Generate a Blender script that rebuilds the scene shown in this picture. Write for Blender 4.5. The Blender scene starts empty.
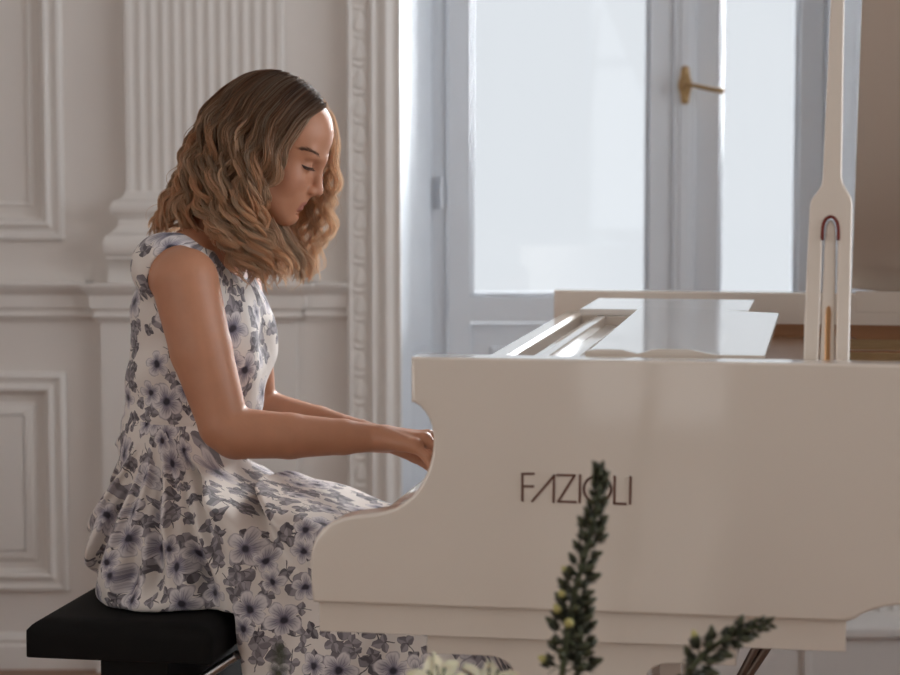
import bpy, bmesh, math, random
import numpy as np
from mathutils import Vector, Matrix

random.seed(7)
rng = np.random.default_rng(11)
SC = bpy.context.scene
COL = SC.collection
R = math.radians
LP = dict(front=4, left=50, right=112, win=420, sun=9.5, exp=0.06)

# ------------------------------------------------------------------ camera frame
F = 2125.0
CAMZ = 1.25
PIT = math.atan(174.5 / F)
CAM = np.array([0.0, 0.0, CAMZ])
FW = np.array([0, math.cos(PIT), -math.sin(PIT)])
UP = np.array([0, math.sin(PIT), math.cos(PIT)])
TH = R(10.0)
UA = np.array([math.cos(TH), -math.sin(TH), 0])      # along the piano
VA = np.array([math.sin(TH), math.cos(TH), 0])       # across the piano, away


def ray(px, py):
    return FW + (px - 450) / F * np.array([1.0, 0, 0]) - (py - 337.5) / F * UP


def at_y(px, py, Y):
    d = ray(px, py)
    return CAM + d * (Y / d[1])


_p = at_y(411, 357, 2.8)
P0 = np.array([_p[0], _p[1], 0.0])
ZT = float(_p[2])                                    # top of the piano rim


def loc(w):
    w = np.asarray(w) - P0
    return np.array([w @ UA, w @ VA, w[2]])


def PL(px, py, v):
    """point of the vertical plane at distance v behind the near piano side, in piano axes"""
    d = ray(px, py)
    t = (v - (CAM - P0) @ VA) / (d @ VA)
    return loc(CAM + t * d)


def PZ(px, py, z):
    d = ray(px, py)
    t = (z - CAMZ) / d[2]
    return loc(CAM + t * d)


# ------------------------------------------------------------------ materials
def newmat(name):
    m = bpy.data.materials.new(name)
    m.use_nodes = True
    return m, m.node_tree.nodes, m.node_tree.links, m.node_tree.nodes['Principled BSDF']


def pm(name, col, rough=0.5, metal=0.0, coat=0.0, bump=0.0, bscale=60, var=0.0, vscale=6, sss=0.0, spec=0.5, sheen=0.0, crough=0.03):
    m, n, l, b = newmat(name)
    b.inputs['Base Color'].default_value = (*col, 1)
    b.inputs['Roughness'].default_value = rough
    b.inputs['Metallic'].default_value = metal
    b.inputs['Coat Weight'].default_value = coat
    b.inputs['Coat Roughness'].default_value = crough
    b.inputs['Specular IOR Level'].default_value = spec
    b.inputs['Sheen Weight'].default_value = sheen
    if sss:
        b.inputs['Subsurface Weight'].default_value = sss
        b.inputs['Subsurface Radius'].default_value = (0.01, 0.004, 0.002)
    tc = n.new('ShaderNodeTexCoord')
    if var:
        t = n.new('ShaderNodeTexNoise'); t.inputs['Scale'].default_value = vscale
        t.inputs['Detail'].default_value = 4
        mx = n.new('ShaderNodeMix'); mx.data_type = 'RGBA'
        mx.inputs[6].default_value = (*[c * (1 - var) for c in col], 1)
        mx.inputs[7].default_value = (*[min(1, c * (1 + var)) for c in col], 1)
        l.new(tc.outputs['Object'], t.inputs['Vector'])
        l.new(t.outputs['Fac'], mx.inputs[0])
        l.new(mx.outputs[2], b.inputs['Base Color'])
    if bump:
        t = n.new('ShaderNodeTexNoise'); t.inputs['Scale'].default_value = bscale
        bp = n.new('ShaderNodeBump'); bp.inputs['Strength'].default_value = bump
        bp.inputs['Distance'].default_value = 0.002
        l.new(tc.outputs['Object'], t.inputs['Vector'])
        l.new(t.outputs['Fac'], bp.inputs['Height'])
        l.new(bp.outputs['Normal'], b.inputs['Normal'])
    return m


M = {}
M['wall'] = pm('wall_paint', (0.74, 0.70, 0.665), 0.55, bump=0.05, bscale=90, var=0.02, vscale=3)
M['trim'] = pm('trim_paint', (0.765, 0.735, 0.705), 0.5, bump=0.03, bscale=80, var=0.015, vscale=4)
M['window'] = pm('window_paint', (0.71, 0.75, 0.80), 0.35, bump=0.02, var=0.015)  # daylight haze put into the paint as a blue tint
M['ceiling'] = pm('ceiling_paint', (0.76, 0.74, 0.72), 0.7, var=0.01)
M['lacquer'] = pm('white_lacquer', (0.72, 0.64, 0.56), 0.32, coat=1.0, var=0.012, vscale=2, crough=0.055)
M['mirror_lacquer'] = pm('polished_white_lacquer', (0.74, 0.70, 0.655), 0.3, coat=1.0, var=0.012, vscale=2, crough=0.02)
M['lacquer_dull'] = pm('satin_white_lacquer', (0.78, 0.75, 0.72), 0.4, coat=0.3, var=0.012)
M['brass'] = pm('brass', (0.52, 0.36, 0.19), 0.3, metal=1.0, var=0.15, vscale=30)
M['copper'] = pm('rose_gold', (0.85, 0.50, 0.25), 0.25, metal=1.0, var=0.05, vscale=30)
M['steel'] = pm('steel', (0.62, 0.62, 0.63), 0.3, metal=1.0, var=0.05)
M['letter'] = pm('brown_lettering', (0.15, 0.072, 0.050), 0.35, var=0.05)
M['felt'] = pm('red_felt', (0.16, 0.025, 0.018), 0.9, bump=0.3, bscale=300)
M['gold_plate'] = pm('bronze_plate', (0.30, 0.155, 0.075), 0.4, metal=0.5, var=0.12, vscale=12)
M['key'] = pm('ivory_key', (0.83, 0.81, 0.77), 0.25, coat=0.5, var=0.01)
M['ebony'] = pm('ebony_key', (0.015, 0.014, 0.014), 0.3, coat=0.4, var=0.1)
M['black_fabric'] = pm('black_upholstery', (0.006, 0.0056, 0.0055), 0.8, bump=0.25, bscale=500, spec=0.2)
M['black_metal'] = pm('black_painted_metal', (0.007, 0.007, 0.007), 0.65, var=0.1, spec=0.2)
M['rod'] = pm('bronze_rod', (0.20, 0.15, 0.12), 0.35, metal=0.7, var=0.1)
M['cap'] = pm('scalp_roots', (0.075, 0.042, 0.026), 0.6, var=0.3, vscale=60)
M['brow'] = pm('brow_hair', (0.17, 0.092, 0.058), 0.6, var=0.2, vscale=200)
M['lash'] = pm('lash_hair', (0.05, 0.03, 0.022), 0.5, var=0.2, vscale=200)
M['stem'] = pm('stem_green', (0.062, 0.072, 0.030), 0.55, var=0.35, vscale=60)
M['cream'] = pm('cream_petal', (0.84, 0.80, 0.62), 0.5, var=0.12, vscale=40, sss=0.2)
M['ceramic'] = pm('white_ceramic', (0.78, 0.76, 0.73), 0.3, coat=0.5, var=0.02)


def wood(name, c1, c2, scale=6.0, rough=0.4, axis=0, planks=False):
    m, n, l, b = newmat(name)
    tc = n.new('ShaderNodeTexCoord')
    mp = n.new('ShaderNodeMapping')
    sc = [scale * 6] * 3; sc[axis] = scale * 0.5
    mp.inputs['Scale'].default_value = sc
    t = n.new('ShaderNodeTexNoise'); t.inputs['Scale'].default_value = 1.0
    t.inputs['Detail'].default_value = 6
    r = n.new('ShaderNodeValToRGB')
    r.color_ramp.elements[0].color = (*c1, 1); r.color_ramp.elements[0].position = 0.3
    r.color_ramp.elements[1].color = (*c2, 1); r.color_ramp.elements[1].position = 0.7
    l.new(tc.outputs['Object'], mp.inputs['Vector']); l.new(mp.outputs['Vector'], t.inputs['Vector'])
    l.new(t.outputs['Fac'], r.inputs['Fac'])
    out = r.outputs['Color']
    if planks:
        bk = n.new('ShaderNodeTexBrick')
        bk.inputs['Color1'].default_value = (1, 1, 1, 1); bk.inputs['Color2'].default_value = (0.75, 0.75, 0.75, 1)
        bk.inputs['Mortar'].default_value = (0.25, 0.2, 0.18, 1)
        bk.inputs['Scale'].default_value = 1.0; bk.inputs['Brick Width'].default_value = 0.6
        bk.inputs['Row Height'].default_value = 0.09; bk.inputs['Mortar Size'].default_value = 0.0015
        l.new(tc.outputs['Object'], bk.inputs['Vector'])
        mx = n.new('ShaderNodeMix'); mx.data_type = 'RGBA'; mx.blend_type = 'MULTIPLY'
        mx.inputs[0].default_value = 1.0
        l.new(out, mx.inputs[6]); l.new(bk.outputs['Color'], mx.inputs[7]); out = mx.outputs[2]
    l.new(out, b.inputs['Base Color'])
    b.inputs['Roughness'].default_value = rough
    return m


M['floor'] = wood('parquet', (0.20, 0.085, 0.04), (0.34, 0.16, 0.075), 3.0, 0.3, 0, True)
M['soundboard'] = wood('spruce_board', (0.34, 0.17, 0.075), (0.48, 0.26, 0.12), 6, 0.45, 0)
M['veneer'] = wood('inner_rim_veneer', (0.24, 0.115, 0.055), (0.36, 0.18, 0.09), 6, 0.3, 0)


def glass_mat():
    m, n, l, b = newmat('window_glass')
    out = n['Material Output']; n.remove(b)
    tr = n.new('ShaderNodeBsdfTransparent'); tr.inputs[0].default_value = (0.98, 0.99, 1, 1)
    gl = n.new('ShaderNodeBsdfGlossy'); gl.inputs['Roughness'].default_value = 0.02
    fr = n.new('ShaderNodeFresnel'); fr.inputs['IOR'].default_value = 1.45
    mx = n.new('ShaderNodeMixShader')
    l.new(fr.outputs[0], mx.inputs[0]); l.new(tr.outputs[0], mx.inputs[1]); l.new(gl.outputs[0], mx.inputs[2])
    l.new(mx.outputs[0], out.inputs['Surface'])
    return m


M['glass'] = glass_mat()


def skin_mat():
    m, n, l, b = newmat('skin')
    at = n.new('ShaderNodeAttribute'); at.attribute_name = 'tint'
    tc = n.new('ShaderNodeTexCoord')
    t = n.new('ShaderNodeTexNoise'); t.inputs['Scale'].default_value = 45; t.inputs['Detail'].default_value = 5
    l.new(tc.outputs['Object'], t.inputs['Vector'])
    mr = n.new('ShaderNodeMapRange'); mr.inputs[3].default_value = 0.92; mr.inputs[4].default_value = 1.08
    l.new(t.outputs['Fac'], mr.inputs[0])
    mx = n.new('ShaderNodeMix'); mx.data_type = 'RGBA'; mx.blend_type = 'MULTIPLY'; mx.inputs[0].default_value = 1
    l.new(at.outputs['Color'], mx.inputs[6]); l.new(mr.outputs[0], mx.inputs[7])
    l.new(mx.outputs[2], b.inputs['Base Color'])
    b.inputs['Roughness'].default_value = 0.48
    b.inputs['Subsurface Weight'].default_value = 0.12
    b.inputs['Subsurface Radius'].default_value = (0.012, 0.005, 0.003)
    b.inputs['Subsurface Scale'].default_value = 0.6
    t2 = n.new('ShaderNodeTexNoise'); t2.inputs['Scale'].default_value = 500
    l.new(tc.outputs['Object'], t2.inputs['Vector'])
    bp = n.new('ShaderNodeBump'); bp.inputs['Strength'].default_value = 0.08; bp.inputs['Distance'].default_value = 0.001
    l.new(t2.outputs['Fac'], bp.inputs['Height']); l.new(bp.outputs['Normal'], b.inputs['Normal'])
    return m


M['skin'] = skin_mat()


def hair_mat():
    m, n, l, b = newmat('wavy_hair')
    at = n.new('ShaderNodeAttribute'); at.attribute_name = 'tint'
    l.new(at.outputs['Color'], b.inputs['Base Color'])
    b.inputs['Roughness'].default_value = 0.38
    b.inputs['Specular IOR Level'].default_value = 0.35
    tl = n.new('ShaderNodeBsdfTranslucent'); l.new(at.outputs['Color'], tl.inputs['Color'])
    mx = n.new('ShaderNodeMixShader'); mx.inputs[0].default_value = 0.62
    l.new(b.outputs[0], mx.inputs[1]); l.new(tl.outputs[0], mx.inputs[2])
    tr = n.new('ShaderNodeBsdfTransparent'); m2 = n.new('ShaderNodeMixShader'); m2.inputs[0].default_value = 0.20
    l.new(mx.outputs[0], m2.inputs[1]); l.new(tr.outputs[0], m2.inputs[2])
    l.new(m2.outputs[0], n['Material Output'].inputs['Surface'])
    return m


M['hair'] = hair_mat()


def bud_mat():
    m, n, l, b = newmat('bud_green')
    at = n.new('ShaderNodeAttribute'); at.attribute_name = 'tint'
    l.new(at.outputs['Color'], b.inputs['Base Color'])
    b.inputs['Roughness'].default_value = 0.55
    return m


M['bud'] = bud_mat()


class NT:
    """small helper that chains math nodes"""
    def __init__(s, tree):
        s.n, s.l = tree.nodes, tree.links

    def put(s, sock, x):
        if isinstance(x, (int, float)):
            sock.default_value = x
        else:
            s.l.new(x, sock)

    def m(s, op, a, b=None, c=None, clamp=False):
        q = s.n.new('ShaderNodeMath'); q.operation = op; q.use_clamp = clamp
        s.put(q.inputs[0], a)
        if b is not None: s.put(q.inputs[1], b)
        if c is not None: s.put(q.inputs[2], c)
        return q.outputs[0]

    def step(s, x, a, b):                 # smooth 0..1 as x goes a..b
        q = s.n.new('ShaderNodeMapRange'); q.interpolation_type = 'SMOOTHSTEP'
        s.put(q.inputs[0], x); q.inputs[1].default_value = a; q.inputs[2].default_value = b
        return q.outputs[0]

    def mix(s, f, a, b):
        q = s.n.new('ShaderNodeMix'); q.data_type = 'RGBA'
        s.put(q.inputs[0], f)
        for i, x in ((6, a), (7, b)):
            if isinstance(x, tuple): q.inputs[i].default_value = (*x, 1)
            else: s.l.new(x, q.inputs[i])
        return q.outputs[2]


def dress_mat():
    m, n, l, b = newmat('floral_cotton')
    T = NT(m.node_tree)
    uv = n.new('ShaderNodeUVMap'); uv.uv_map = 'UVMap'
    # a light wobble so petals look hand drawn
    nz = n.new('ShaderNodeTexNoise'); nz.inputs['Scale'].default_value = 55; nz.inputs['Detail'].default_value = 3
    l.new(uv.outputs[0], nz.inputs['Vector'])
    vs = n.new('ShaderNodeVectorMath'); vs.operation = 'SUBTRACT'; vs.inputs[1].default_value = (0.5, 0.5, 0.5)
    l.new(nz.outputs['Color'], vs.inputs[0])
    sc = n.new('ShaderNodeVectorMath'); sc.operation = 'SCALE'; sc.inputs['Scale'].default_value = 0.011
    l.new(vs.outputs[0], sc.inputs[0])
    ad = n.new('ShaderNodeVectorMath'); ad.operation = 'ADD'
    l.new(uv.outputs[0], ad.inputs[0]); l.new(sc.outputs[0], ad.inputs[1])
    base = ad.outputs[0]

    def cells(scale, off, rand=0.75):
        mp = n.new('ShaderNodeMapping'); mp.inputs['Scale'].default_value = (scale,) * 3
        mp.inputs['Location'].default_value = (off, off * 1.7, 0)
        l.new(base, mp.inputs['Vector'])
        vo = n.new('ShaderNodeTexVoronoi'); vo.voronoi_dimensions = '2D'; vo.inputs['Scale'].default_value = 1
        vo.inputs['Randomness'].default_value = rand
        l.new(mp.outputs[0], vo.inputs['Vector'])
        d = n.new('ShaderNodeVectorMath'); d.operation = 'SUBTRACT'
        l.new(mp.outputs[0], d.inputs[0]); l.new(vo.outputs['Position'], d.inputs[1])
        s = n.new('ShaderNodeSeparateXYZ'); l.new(d.outputs[0], s.inputs[0])
        cs = n.new('ShaderNodeSeparateColor'); l.new(vo.outputs['Color'], cs.inputs[0])
        return s.outputs[0], s.outputs[1], cs.outputs[0], cs.outputs[1], cs.outputs[2]

    def rot(x, y, ang):
        c, sn = T.m('COSINE', ang), T.m('SINE', ang)
        xr = T.m('ADD', T.m('MULTIPLY', x, c), T.m('MULTIPLY', y, sn))
        yr = T.m('SUBTRACT', T.m('MULTIPLY', y, c), T.m('MULTIPLY', x, sn))
        return xr, yr

    def leaf(x, y, ang, L, W):
        """pointed leaf from the origin along ang; returns mask, across coordinate and edge factor"""
        xr, yr = rot(x, y, ang)
        t = T.m('DIVIDE', xr, L)
        w = T.m('MULTIPLY', T.m('MULTIPLY', T.m('POWER', T.m('MAXIMUM', t, 0.0), 0.7), T.m('MAXIMUM', T.m('SUBTRACT', 1.0, t), 0.0)), W * 2.6)
        e = T.m('SUBTRACT', w, T.m('ABSOLUTE', yr))
        return T.step(e, 0.0, 0.015), yr, e

    col = T.mix(0.0, (0.80, 0.745, 0.70), (0.80, 0.745, 0.70))
    # leaf sprigs: three leaves meeting at one point
    for scale, off, L, W, thr in ((19.0, 3.3, 0.50, 0.27, 0.35), (25.0, 9.1, 0.5, 0.22, 0.4), (31.0, 5.2, 0.46, 0.24, 0.45)):
        x, y, r1, r2, r3 = cells(scale, off, 0.8)
        a0 = T.m('MULTIPLY', r1, 6.283)
        on = T.m('GREATER_THAN', r3, thr)
        for k, da in enumerate((0.0, 1.55, -1.7)):
            mk, yr, e = leaf(x, y, T.m('ADD', a0, da), L * (1 - 0.12 * k), W)
            mk = T.m('MULTIPLY', mk, on)
            shade = T.m('MULTIPLY_ADD', T.step(yr, -0.03, 0.03), 0.5, T.m('MULTIPLY', r2, 0.5))
            fill = T.mix(shade, (0.095, 0.085, 0.098), (0.42, 0.385, 0.41))
            edge = T.step(e, 0.045, 0.0)
            fill = T.mix(T.m('MULTIPLY', edge, 0.75), fill, (0.045, 0.038, 0.048))
            col = T.mix(mk, col, fill)
        # stalks
        xr, yr = rot(x, y, T.m('ADD', a0, 3.1))
        stalk = T.m('MULTIPLY', T.step(T.m('ABSOLUTE', T.m('ADD', yr, T.m('MULTIPLY', T.m('MULTIPLY', xr, xr), 0.4))), 0.03, 0.012), T.m('GREATER_THAN', xr, 0.0))
        stalk = T.m('MULTIPLY', T.m('MULTIPLY', stalk, on), T.step(xr, 0.55, 0.45))
        col = T.mix(stalk, col, (0.12, 0.11, 0.12))
    # blossoms
    for scale, off, Rr, thr in ((13.0, 1.4, 0.42, 0.33), (16.5, 7.7, 0.38, 0.66)):
        x, y, r1, r2, r3 = cells(scale, off, 0.7)
        ang = T.m('ADD', T.m('ARCTAN2', y, x), T.m('MULTIPLY', r1, 6.283))
        rr = T.m('SQRT', T.m('ADD', T.m('MULTIPLY', x, x), T.m('MULTIPLY', y, y)))
        pet = T.m('POWER', T.m('ABSOLUTE', T.m('COSINE', T.m('MULTIPLY', ang, 2.5))), 0.55)
        pr = T.m('MULTIPLY_ADD', pet, 0.55 * Rr, 0.45 * Rr)
        q = T.m('DIVIDE', rr, pr)
        mk = T.m('MULTIPLY', T.step(q, 1.03, 0.95), T.m('GREATER_THAN', r3, thr))
        fill = T.mix(T.step(q, 0.15, 0.95), (0.25, 0.23, 0.30), (0.76, 0.715, 0.715))
        vein = T.m('POWER', T.m('ABSOLUTE', T.m('SINE', T.m('MULTIPLY', ang, 12.5))), 6.0)
        fill = T.mix(T.m('MULTIPLY', T.m('MULTIPLY', vein, T.step(q, 0.98, 0.35)), 0.75), fill, (0.15, 0.135, 0.175))
        fill = T.mix(T.m('MULTIPLY', T.step(pet, 0.42, 0.1), 0.55), fill, (0.22, 0.20, 0.26))
        fill = T.mix(T.m('MULTIPLY', T.step(q, 0.88, 0.98), 0.65), fill, (0.24, 0.22, 0.26))
        fill = T.mix(T.step(rr, 0.12, 0.05), fill, (0.045, 0.04, 0.055))
        col = T.mix(mk, col, fill)
    l.new(col, b.inputs['Base Color'])
    b.inputs['Roughness'].default_value = 0.75
    b.inputs['Sheen Weight'].default_value = 0.15
    b.inputs['Specular IOR Level'].default_value = 0.25
    wv = n.new('ShaderNodeTexNoise'); wv.inputs['Scale'].default_value = 24; wv.inputs['Detail'].default_value = 3
    l.new(uv.outputs[0], wv.inputs['Vector'])
    bp = n.new('ShaderNodeBump'); bp.inputs['Strength'].default_value = 0.35; bp.inputs['Distance'].default_value = 0.006
    l.new(wv.outputs['Fac'], bp.inputs['Height']); l.new(bp.outputs['Normal'], b.inputs['Normal'])
    return m


M['dress'] = dress_mat()

# ------------------------------------------------------------------ object helpers
def tag(o, label=None, cat=None, group=None, kind=None):
    if label: o['label'] = label
    if cat: o['category'] = cat
    if group: o['group'] = group
    if kind: o['kind'] = kind
    return o


def empty(name, at=(0, 0, 0), rz=0.0, **kw):
    o = bpy.data.objects.new(name, None)
    o.empty_display_size = 0.1
    COL.objects.link(o); o.location = at; o.rotation_euler = (0, 0, rz)
    return tag(o, **kw)


def finish(name, me, mat, parent=None, smooth=None):
    o = bpy.data.objects.new(name, me)
    COL.objects.link(o)
    if mat is not None: me.materials.append(mat)
    if parent is not None: o.parent = parent
    if smooth is True:
        me.shade_smooth()
    elif smooth:
        me.set_sharp_from_angle(angle=R(smooth))
        for p in me.polygons: p.use_smooth = True
    return o


def mesh(name, V, Fc, mat, parent=None, smooth=True):
    me = bpy.data.meshes.new(name)
    me.from_pydata([tuple(map(float, v)) for v in V], [], [tuple(map(int, f)) for f in Fc])
    me.validate(); me.update()
    return finish(name, me, mat, parent, smooth)


def bmobj(name, bm, mat, parent=None, smooth=35):
    bmesh.ops.recalc_face_normals(bm, faces=bm.faces)
    me = bpy.data.meshes.new(name)
    bm.to_mesh(me); bm.free()
    o = finish(name, me, mat, parent, smooth)
    if smooth:                                       # keeps broad faces flat beside their rounded edges
        wn = o.modifiers.new('weighted', 'WEIGHTED_NORMAL'); wn.keep_sharp = True
    return o


def add_box(bm, x0, x1, y0, y1, z0, z1, bev=0.0, seg=2):
    t = bmesh.new()
    bmesh.ops.create_cube(t, size=1)
    for v in t.verts:
        v.co = Vector(((x0 + x1) / 2 + v.co.x * (x1 - x0), (y0 + y1) / 2 + v.co.y * (y1 - y0), (z0 + z1) / 2 + v.co.z * (z1 - z0)))
    if bev:
        bmesh.ops.bevel(t, geom=list(t.edges), offset=bev, segments=seg, profile=0.5, affect='EDGES')
    merge(bm, t)


def merge(bm, t, mat4=None):
    if mat4 is not None: t.transform(mat4)
    vm = {}
    for v in t.verts: vm[v] = bm.verts.new(v.co)
    for f in t.faces:
        try: bm.faces.new([vm[v] for v in f.verts])
        except ValueError: pass
    t.free()


def add_poly(bm, pts, d, bev=0.0, seg=2):
    """prism from a closed 3D outline swept by vector d, its rims rounded"""
    t = bmesh.new()
    a = [t.verts.new(p) for p in pts]
    b_ = [t.verts.new(Vector(p) + Vector(d)) for p in pts]
    t.faces.new(a); t.faces.new(b_[::-1])
    k = len(pts)
    for i in range(k):
        t.faces.new([a[i], b_[i], b_[(i + 1) % k], a[(i + 1) % k]])
    bmesh.ops.recalc_face_normals(t, faces=t.faces)
    if bev:
        sa, sb = set(a), set(b_)
        ed = [e for e in t.edges if (e.verts[0] in sa and e.verts[1] in sa) or (e.verts[0] in sb and e.verts[1] in sb)]
        bmesh.ops.bevel(t, geom=ed, offset=bev, segments=seg, profile=0.5, affect='EDGES')
    merge(bm, t)


def tube_arrays(P, rad, sides=8, cap=True):
    P = np.asarray(P, float); k = len(P)
    rad = np.broadcast_to(np.asarray(rad, float), (k,))
    T = np.gradient(P, axis=0); T /= np.linalg.norm(T, axis=1)[:, None] + 1e-12
    ref = np.array([0, 0, 1.0]) if abs(T[0, 2]) < 0.9 else np.array([1.0, 0, 0])
    V = []
    A = np.cross(T[0], ref); A /= np.linalg.norm(A)
    for i in range(k):
        A = A - T[i] * (A @ T[i]); A /= np.linalg.norm(A) + 1e-12
        B = np.cross(T[i], A)
        for j in range(sides):
            w = 2 * math.pi * j / sides
            V.append(P[i] + rad[i] * (math.cos(w) * A + math.sin(w) * B))
    Fc = []
    for i in range(k - 1):
        for j in range(sides):
            Fc.append((i * sides + j, i * sides + (j + 1) % sides, (i + 1) * sides + (j + 1) % sides, (i + 1) * sides + j))
    if cap:
        Fc.append(tuple(range(sides))[::-1]); Fc.append(tuple((k - 1) * sides + j for j in range(sides)))
    return V, Fc


class MB:
    def __init__(s): s.V, s.F = [], []

    def add(s, V, Fc):
        o = len(s.V)
        s.V += [tuple(v) for v in V]; s.F += [tuple(i + o for i in f) for f in Fc]

    def tube(s, P, r, sides=8): s.add(*tube_arrays(P, r, sides))

    def build(s, name, mat, parent=None, smooth=True): return mesh(name, s.V, s.F, mat, parent, smooth)


def spline(P, n):
    """Catmull-Rom through the points"""
    P = np.asarray(P, float)
    Q = np.vstack([2 * P[0] - P[1], P, 2 * P[-1] - P[-2]])
    ts = np.linspace(0, len(P) - 1 - 1e-9, n)
    i = ts.astype(int); t = (ts - i)[:, None]
    a, b, c, d = Q[i], Q[i + 1], Q[i + 2], Q[i + 3]
    return 0.5 * (2 * b + (c - a) * t + (2 * a - 5 * b + 4 * c - d) * t ** 2 + (3 * b - a - 3 * c + d) * t ** 3)


# ------------------------------------------------------------------ the room
YW, YG = 5.2, 5.45                                   # wall face and window plane
WX = lambda px, py=300, Y=YW: float(at_y(px, py, Y)[0])
WZ = lambda py, Y=YW: float(at_y(450, py, Y)[2])
CEIL = 3.3
XL, XR, YF = -2.6, 3.4, -3.4
OX0, OX1, OZ1 = WX(402), WX(402) + 1.14, 2.85        # window niche in the wall


def struct(name, bm, mat, smooth=35):
    return tag(bmobj(name, bm, mat, None, smooth), kind='structure')


bm = bmesh.new(); add_box(bm, XL - .2, XR + .2, YF - .2, YW + .6, -0.1, 0); struct('floor', bm, M['floor'])
bm = bmesh.new(); add_box(bm, XL - .2, XR + .2, YF - .2, YW + .6, CEIL, CEIL + .1); struct('ceiling', bm, M['ceiling'])
# side walls, each with one wide unseen window added for fill light
SWL, SWR = (-1.2, 1.6), (1.2, 4.2)
for nm, x0, x1, (a, c) in (('wall_left', XL - .2, XL, SWL), ('wall_right', XR, XR + .2, SWR)):
    bm = bmesh.new()
    add_box(bm, x0, x1, YF - .2, a, 0, CEIL); add_box(bm, x0, x1, c, YW + .6, 0, CEIL)
    add_box(bm, x0, x1, a, c, 0, .5); add_box(bm, x0, x1, a, c, 2.9, CEIL)
    struct(nm, bm, M['wall'])
bm = bmesh.new()
add_box(bm, XL, OX0, YW, YW + .45, 0, CEIL); add_box(bm, OX1, XR, YW, YW + .45, 0, CEIL)
add_box(bm, OX0, OX1, YW, YW + .45, OZ1, CEIL)
struct('wall_back', bm, M['wall'])
# wall behind the camera with two unseen french windows added for fill and streaks
FWIN = [(-1.75, -0.95), (0.9, 1.9)]
bm = bmesh.new()
xs = [XL] + [c for w in FWIN for c in w] + [XR]
for i in range(0, len(xs), 2): add_box(bm, xs[i], xs[i + 1], YF - .2, YF, 0, CEIL)
for a, c in FWIN: add_box(bm, a, c, YF - .2, YF, 2.7, CEIL)
struct('wall_front', bm, M['wall'])
for k, (x, (a, c)) in enumerate(((XL - .12, SWL), (XR + .06, SWR))):
    bm = bmesh.new()
    for y0 in np.linspace(a, c - .07, 4): add_box(bm, x, x + .06, y0, y0 + .07, .5, 2.9, .006)
    for z0, z1 in ((.5, .6), (2.0, 2.05), (2.82, 2.9)): add_box(bm, x + .003, x + .057, a, c, z0, z1, .004)
    w = struct('window_%d' % (k + 4), bm, M['window'])
    bm = bmesh.new(); add_box(bm, x + .028, x + .032, a + .04, c - .04, .55, 2.85)
    bmobj('pane', bm, M['glass'], w)
for k, (a, c) in enumerate(FWIN):
    bm = bmesh.new()
    for x0, x1 in ((a, a + .06), (c - .06, c), ((a + c) / 2 - .035, (a + c) / 2 + .035)):
        add_box(bm, x0, x1, YF - .14, YF - .08, 0, 2.7, .006)
    for z0, z1 in ((0.0, .12), (1.9, 1.95), (2.63, 2.7)): add_box(bm, a, c, YF - .135, YF - .085, z0, z1, .004)
    w = struct('window_%d' % (k + 2), bm, M['window'])
    bm = bmesh.new(); add_box(bm, a + .05, c - .05, YF - .112, YF - .108, .1, 2.65)
    bmobj('pane', bm, M['glass'], w)


def frame_molding(bm, x0, x1, z0, z1, prof):
    """picture-frame moulding on the back wall; prof = (inset from the outer edge, height off the wall)"""
    rings = []
    for d, h in prof:
        rings.append([bm.verts.new((x, YW - h, z)) for x, z in ((x0 + d, z0 + d), (x1 - d, z0 + d), (x1 - d, z1 - d), (x0 + d, z1 - d))])
    for a, b_ in zip(rings, rings[1:]):
        for i in range(4):
            bm.faces.new([a[i], a[(i + 1) % 4], b_[(i + 1) % 4], b_[i]])


def extrude_profile(bm, prof, x0, x1):
    """horizontal moulding: prof = (z, height off the wall), closed against the wall, with end caps"""
    pts = [(prof[0][0], -0.004)] + list(prof) + [(prof[-1][0], -0.004)]
    a = [bm.verts.new((x0, YW - h, z)) for z, h in pts]
    b_ = [bm.verts.new((x1, YW - h, z)) for z, h in pts]
    for i in range(len(pts) - 1):
        bm.faces.new([a[i], a[i + 1], b_[i + 1], b_[i]])
    bm.faces.new(a[::-1]); bm.faces.new(b_)


PROF = [(0, -0.003), (0.001, .012), (.006, .018), (.012, .020), (.018, .016), (.024, .012), (.030, .012), (.033, .020), (.040, .024), (.047, .020), (.052, .008), (.056, -0.003)]
bm = bmesh.new()
frame_molding(bm, -2.2, WX(63.5, 150), WZ(240), 2.95, PROF)
frame_molding(bm, -2.2 + .075, WX(33, 150), WZ(207), 2.95 - .075, [(0, -.003), (.003, .006), (.010, .006), (.014, -.003)])
struct('trim_1', bm, M['trim'])
bm = bmesh.new()
frame_molding(bm, -2.2, WX(68, 480), WZ(591), WZ(372), PROF)
frame_molding(bm, -2.2 + .07, WX(38, 480), WZ(562), WZ(402), [(0, -.003), (.004, .005), (.014, .012), (.03, .013), (.032, .013)])
t = [(-2.2 + .10, WX(38, 480) - .03, WZ(562) + .03, WZ(402) - .03)]
for x0, x1, z0, z1 in t: add_box(bm, x0, x1, YW - .013, YW + .01, z0, z1)
struct('trim_2', bm, M['trim'])
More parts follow.
